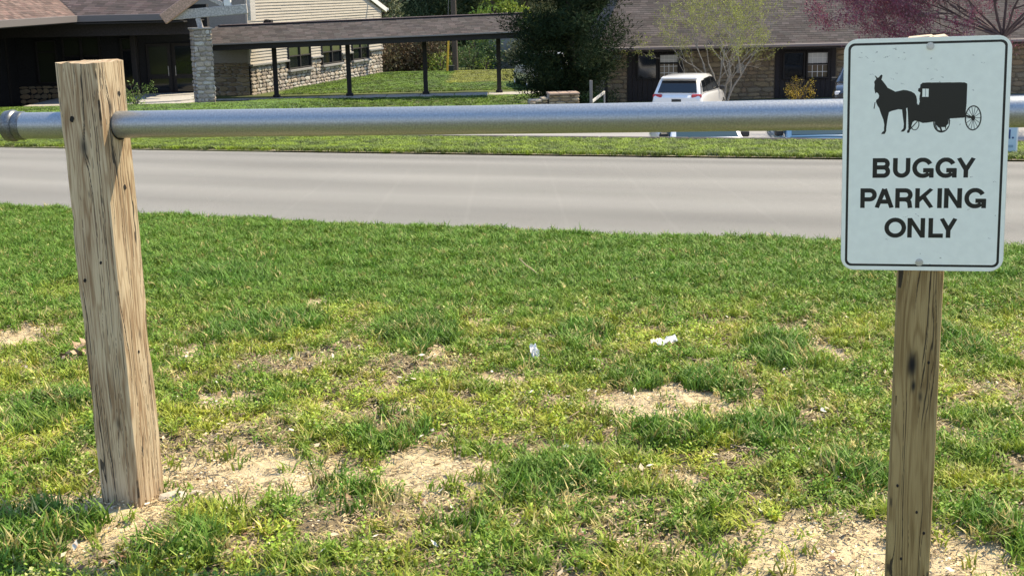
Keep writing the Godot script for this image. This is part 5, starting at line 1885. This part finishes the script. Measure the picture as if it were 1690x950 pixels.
	crown(t, [[0.0, 0.35, 0, 0.45, 0.38, 0.4], [0.3, 0.65, 0, 0.28, 0.22, 0.25]], 130.0, leafy, gm, [Color(0.17, 0.25, 0.06), Color(0.22, 0.30, 0.08), Color(0.10, 0.17, 0.04)], 0.55, g, "crown", 0.3)
	t = thing("low_shrub", "low dark shrub at the corner of the stone building", "shrub", Vector3(4.35, -3.02, -53.2))
	st = begin()
	for i in 7:
		var a := TAU * i / 7.0
		tube(st, [Vector3(0, 0, 0), Vector3(cos(a) * 0.25, 0.4, sin(a) * 0.2)], [0.012, 0.006], 5)
	put("stems", st, bark, t)
	crown(t, [[0.0, 0.30, 0, 0.45, 0.32, 0.3]], 160.0, leafy, dense, [Color(0.05, 0.08, 0.03), Color(0.08, 0.12, 0.05)], 0.5, g, "crown", 0.3)

	g.seed = 58
	# the trees behind the canopy: [x, d, height, radius, kind, label]
	var kinds := [
		[[Color(0.035, 0.065, 0.036), Color(0.055, 0.09, 0.045), Color(0.08, 0.105, 0.055)], needle, dense, 1.9],
		[[Color(0.11, 0.18, 0.06), Color(0.08, 0.14, 0.05), Color(0.17, 0.23, 0.08)], leafy, gm, 1.35],
		[[Color(0.30, 0.40, 0.06), Color(0.22, 0.32, 0.06), Color(0.38, 0.46, 0.08)], leafy, gm, 1.3],
		[[Color(0.16, 0.14, 0.075), Color(0.13, 0.10, 0.06), Color(0.20, 0.13, 0.08)], leafy, gm, 1.2],
		[[Color(0.19, 0.21, 0.11), Color(0.24, 0.25, 0.15), Color(0.14, 0.17, 0.09)], leafy, gm, 1.3]]
	var list := [
		[-7.7, 84.0, 9.0, 2.3, 4, "grey green tree right behind the corner of the clapboard building"],
		[-5.2, 90.0, 11.0, 2.7, 0, "tall dark blue green conifer behind the canopy, left of the pole"],
		[-8.6, 95.0, 11.0, 3.0, 0, "dark conifer rising behind the clapboard building"],
		[-3.4, 96.0, 11.5, 2.6, 0, "dark conifer directly behind the utility pole"],
		[-0.9, 88.0, 9.0, 2.1, 2, "bright yellow green tree right of the utility pole"],
		[-2.0, 100.0, 12.0, 2.8, 1, "mid green tree far behind the utility pole"],
		[1.2, 92.0, 10.0, 2.6, 4, "pale olive tree between the canopy end and the cedar"],
		[3.8, 98.0, 11.0, 3.2, 1, "mid green tree behind the dark cedar"],
		[7.5, 104.0, 11.0, 3.4, 1, "green tree behind the roof of the stone building"],
		[-12.5, 100.0, 12.0, 3.6, 1, "green tree far behind the clapboard building roof"],
		[-6.0, 112.0, 13.0, 4.0, 1, "broad green tree in the far row behind the conifers"],
		[0.8, 114.0, 13.0, 4.0, 1, "broad green tree in the far row behind the olive tree"],
		[13.5, 110.0, 12.0, 4.0, 1, "broad green tree far off behind the right roof"]]
	for q in list:
		var k: Array = kinds[q[4]]
		var h: float = q[2]
		var r: float = q[3]
		t = thing("conifer_tree" if q[4] == 0 else "leafy_tree", q[5], "tree", Vector3(q[0], land(q[0], q[1]), -q[1]), 0.0, "trees behind the buildings")
		st = begin()
		tube(st, [Vector3(0, -0.3, 0), Vector3(0.1, h * 0.4, 0), Vector3(0, h * 0.9, 0.1)], [0.26, 0.18, 0.05], 8)
		for i in 7:
			var a := g.randf() * TAU
			var y := h * g.randf_range(0.25, 0.75)
			tube(st, [Vector3(0.05, y, 0), Vector3(cos(a) * r * 0.7, y + r * 0.4, sin(a) * r * 0.7)], [0.08, 0.03], 5)
		put("trunk", st, bark, t)
		var blobs := []
		if q[4] == 0:
			for i in 9:
				var y := h * (0.06 + 0.105 * i)
				var rr: float = r * (1.05 - 0.095 * i)
				blobs.append([g.randfn(0, 0.2), y, g.randfn(0, 0.2), rr, h * 0.07, rr])
		else:
			for i in 9:
				var a := g.randf() * TAU
				var o := r * g.randf_range(0.2, 0.75)
				blobs.append([cos(a) * o, h * g.randf_range(0.22, 0.86), sin(a) * o, r * g.randf_range(0.38, 0.62), r * g.randf_range(0.35, 0.6), r * g.randf_range(0.38, 0.62)])
		crown(t, blobs, 9.0 if q[4] == 0 else 11.0, k[1], k[2], k[0], k[3], g, "crown", 0.45)
	# bushes under those trees
	for q in [[-6.6, 80.0, 1.9, 3, "brown twiggy bush right of the clapboard building"], [-4.9, 80.5, 1.7, 3, "reddish brown bush left of the yellow guy guard"], [-5.8, 82.0, 2.1, 1, "green bush behind the brown bushes"], [-3.9, 79.0, 0.8, 2, "low light green bush at the foot of the guy guard"], [-2.2, 79.5, 1.0, 1, "green bush right of the utility pole"], [-1.4, 81.0, 1.5, 1, "dark green bush in front of the grey shed"], [-1.3, 79.4, 0.55, 2, "vivid lime green bush in front of the dark bush"], [0.9, 80.0, 1.2, 4, "olive bush right of the grey shed"], [2.6, 82.0, 1.5, 1, "green bush far behind the cedar"], [4.8, 84.0, 1.8, 1, "green bush behind the corner of the stone building"]]:
		var k: Array = kinds[q[3]]
		var r: float = q[2]
		t = thing("bush", q[4], "bush", Vector3(q[0], land(q[0], q[1]), -q[1]), 0.0, "bushes behind the canopy")
		st = begin()
		for i in 8:
			var a := TAU * i / 8.0
			tube(st, [Vector3(0, -0.1, 0), Vector3(cos(a) * r * 0.3, r * 0.6, sin(a) * r * 0.3), Vector3(cos(a) * r * 0.6, r * 1.2, sin(a) * r * 0.6)], [0.04, 0.03, 0.01], 5)
		put("stems", st, bark, t)
		var blobs := []
		for i in 5:
			var a := TAU * i / 5.0 + g.randf()
			blobs.append([cos(a) * r * 0.45, r * g.randf_range(0.35, 0.95), sin(a) * r * 0.45, r * 0.6, r * 0.55, r * 0.6])
		crown(t, blobs, 26.0 if r < 1.2 else 13.0, k[1], k[2], k[0], 0.75 if r < 1.2 else 1.0, g, "crown", 0.35)

# ----------------------------------------------------------------

func _ready() -> void:
	var cam := Camera3D.new()
	cam.name = "camera"
	cam.position = Vector3(0, 1.45, 0)
	cam.rotation = Vector3(-atan(490.0 / 2200.0), 0, -0.022)
	cam.fov = 24.367
	cam.near = 0.05
	cam.far = 1500.0
	add_child(cam)
	cam.current = true

	var sky := ProceduralSkyMaterial.new()
	sky.sky_top_color = Color(0.44, 0.56, 0.73)
	sky.sky_horizon_color = Color(0.92, 0.93, 0.91)
	sky.sky_curve = 0.16
	sky.ground_bottom_color = Color(0.22, 0.24, 0.14)
	sky.ground_horizon_color = Color(0.60, 0.62, 0.52)
	sky.sun_angle_max = 4.0
	var e := Environment.new()
	e.background_mode = Environment.BG_SKY
	e.sky = Sky.new()
	e.sky.sky_material = sky
	e.background_energy_multiplier = 1.2
	e.tonemap_mode = Environment.TONE_MAPPER_LINEAR
	e.tonemap_exposure = 1.75
	e.sdfgi_enabled = true
	e.ssao_enabled = true
	e.ssil_enabled = true
	var we := WorldEnvironment.new()
	we.name = "world"
	we.environment = e
	add_child(we)

	var sun := DirectionalLight3D.new()
	sun.name = "sun"
	sun.light_energy = 1.5
	sun.light_color = Color(1.0, 0.93, 0.80)
	sun.light_angular_distance = 0.5
	sun.shadow_enabled = true
	add_child(sun)
	sun.look_at_from_position(Vector3(0.482, 0.809, -0.335) * 50.0, Vector3.ZERO)

	R.seed = 1
	NA.seed = 3
	NA.frequency = 1.0
	NA.noise_type = FastNoiseLite.TYPE_SIMPLEX_SMOOTH
	NA.fractal_type = FastNoiseLite.FRACTAL_NONE
	NB.seed = 7
	NB.frequency = 1.0
	NB.noise_type = FastNoiseLite.TYPE_SIMPLEX
	NB.fractal_octaves = 3
	NW.frequency = 1.0
	NW.noise_type = FastNoiseLite.TYPE_SIMPLEX
	NW.fractal_octaves = 2

	make_stones()
	build_materials()
	build_ground()
	build_clinic()
	build_siding_house()
	build_canopy()
	build_right_house()
	build_yard()
	build_grass()
	build_vehicles()
	build_trees()
	build_rail()
	build_sign()
	build_litter()
	for c in get_children():
		clean(c)

func clean(o: Node) -> void:
	if o.has_meta("n_"): o.remove_meta("n_")
	for c in o.get_children(): clean(c)
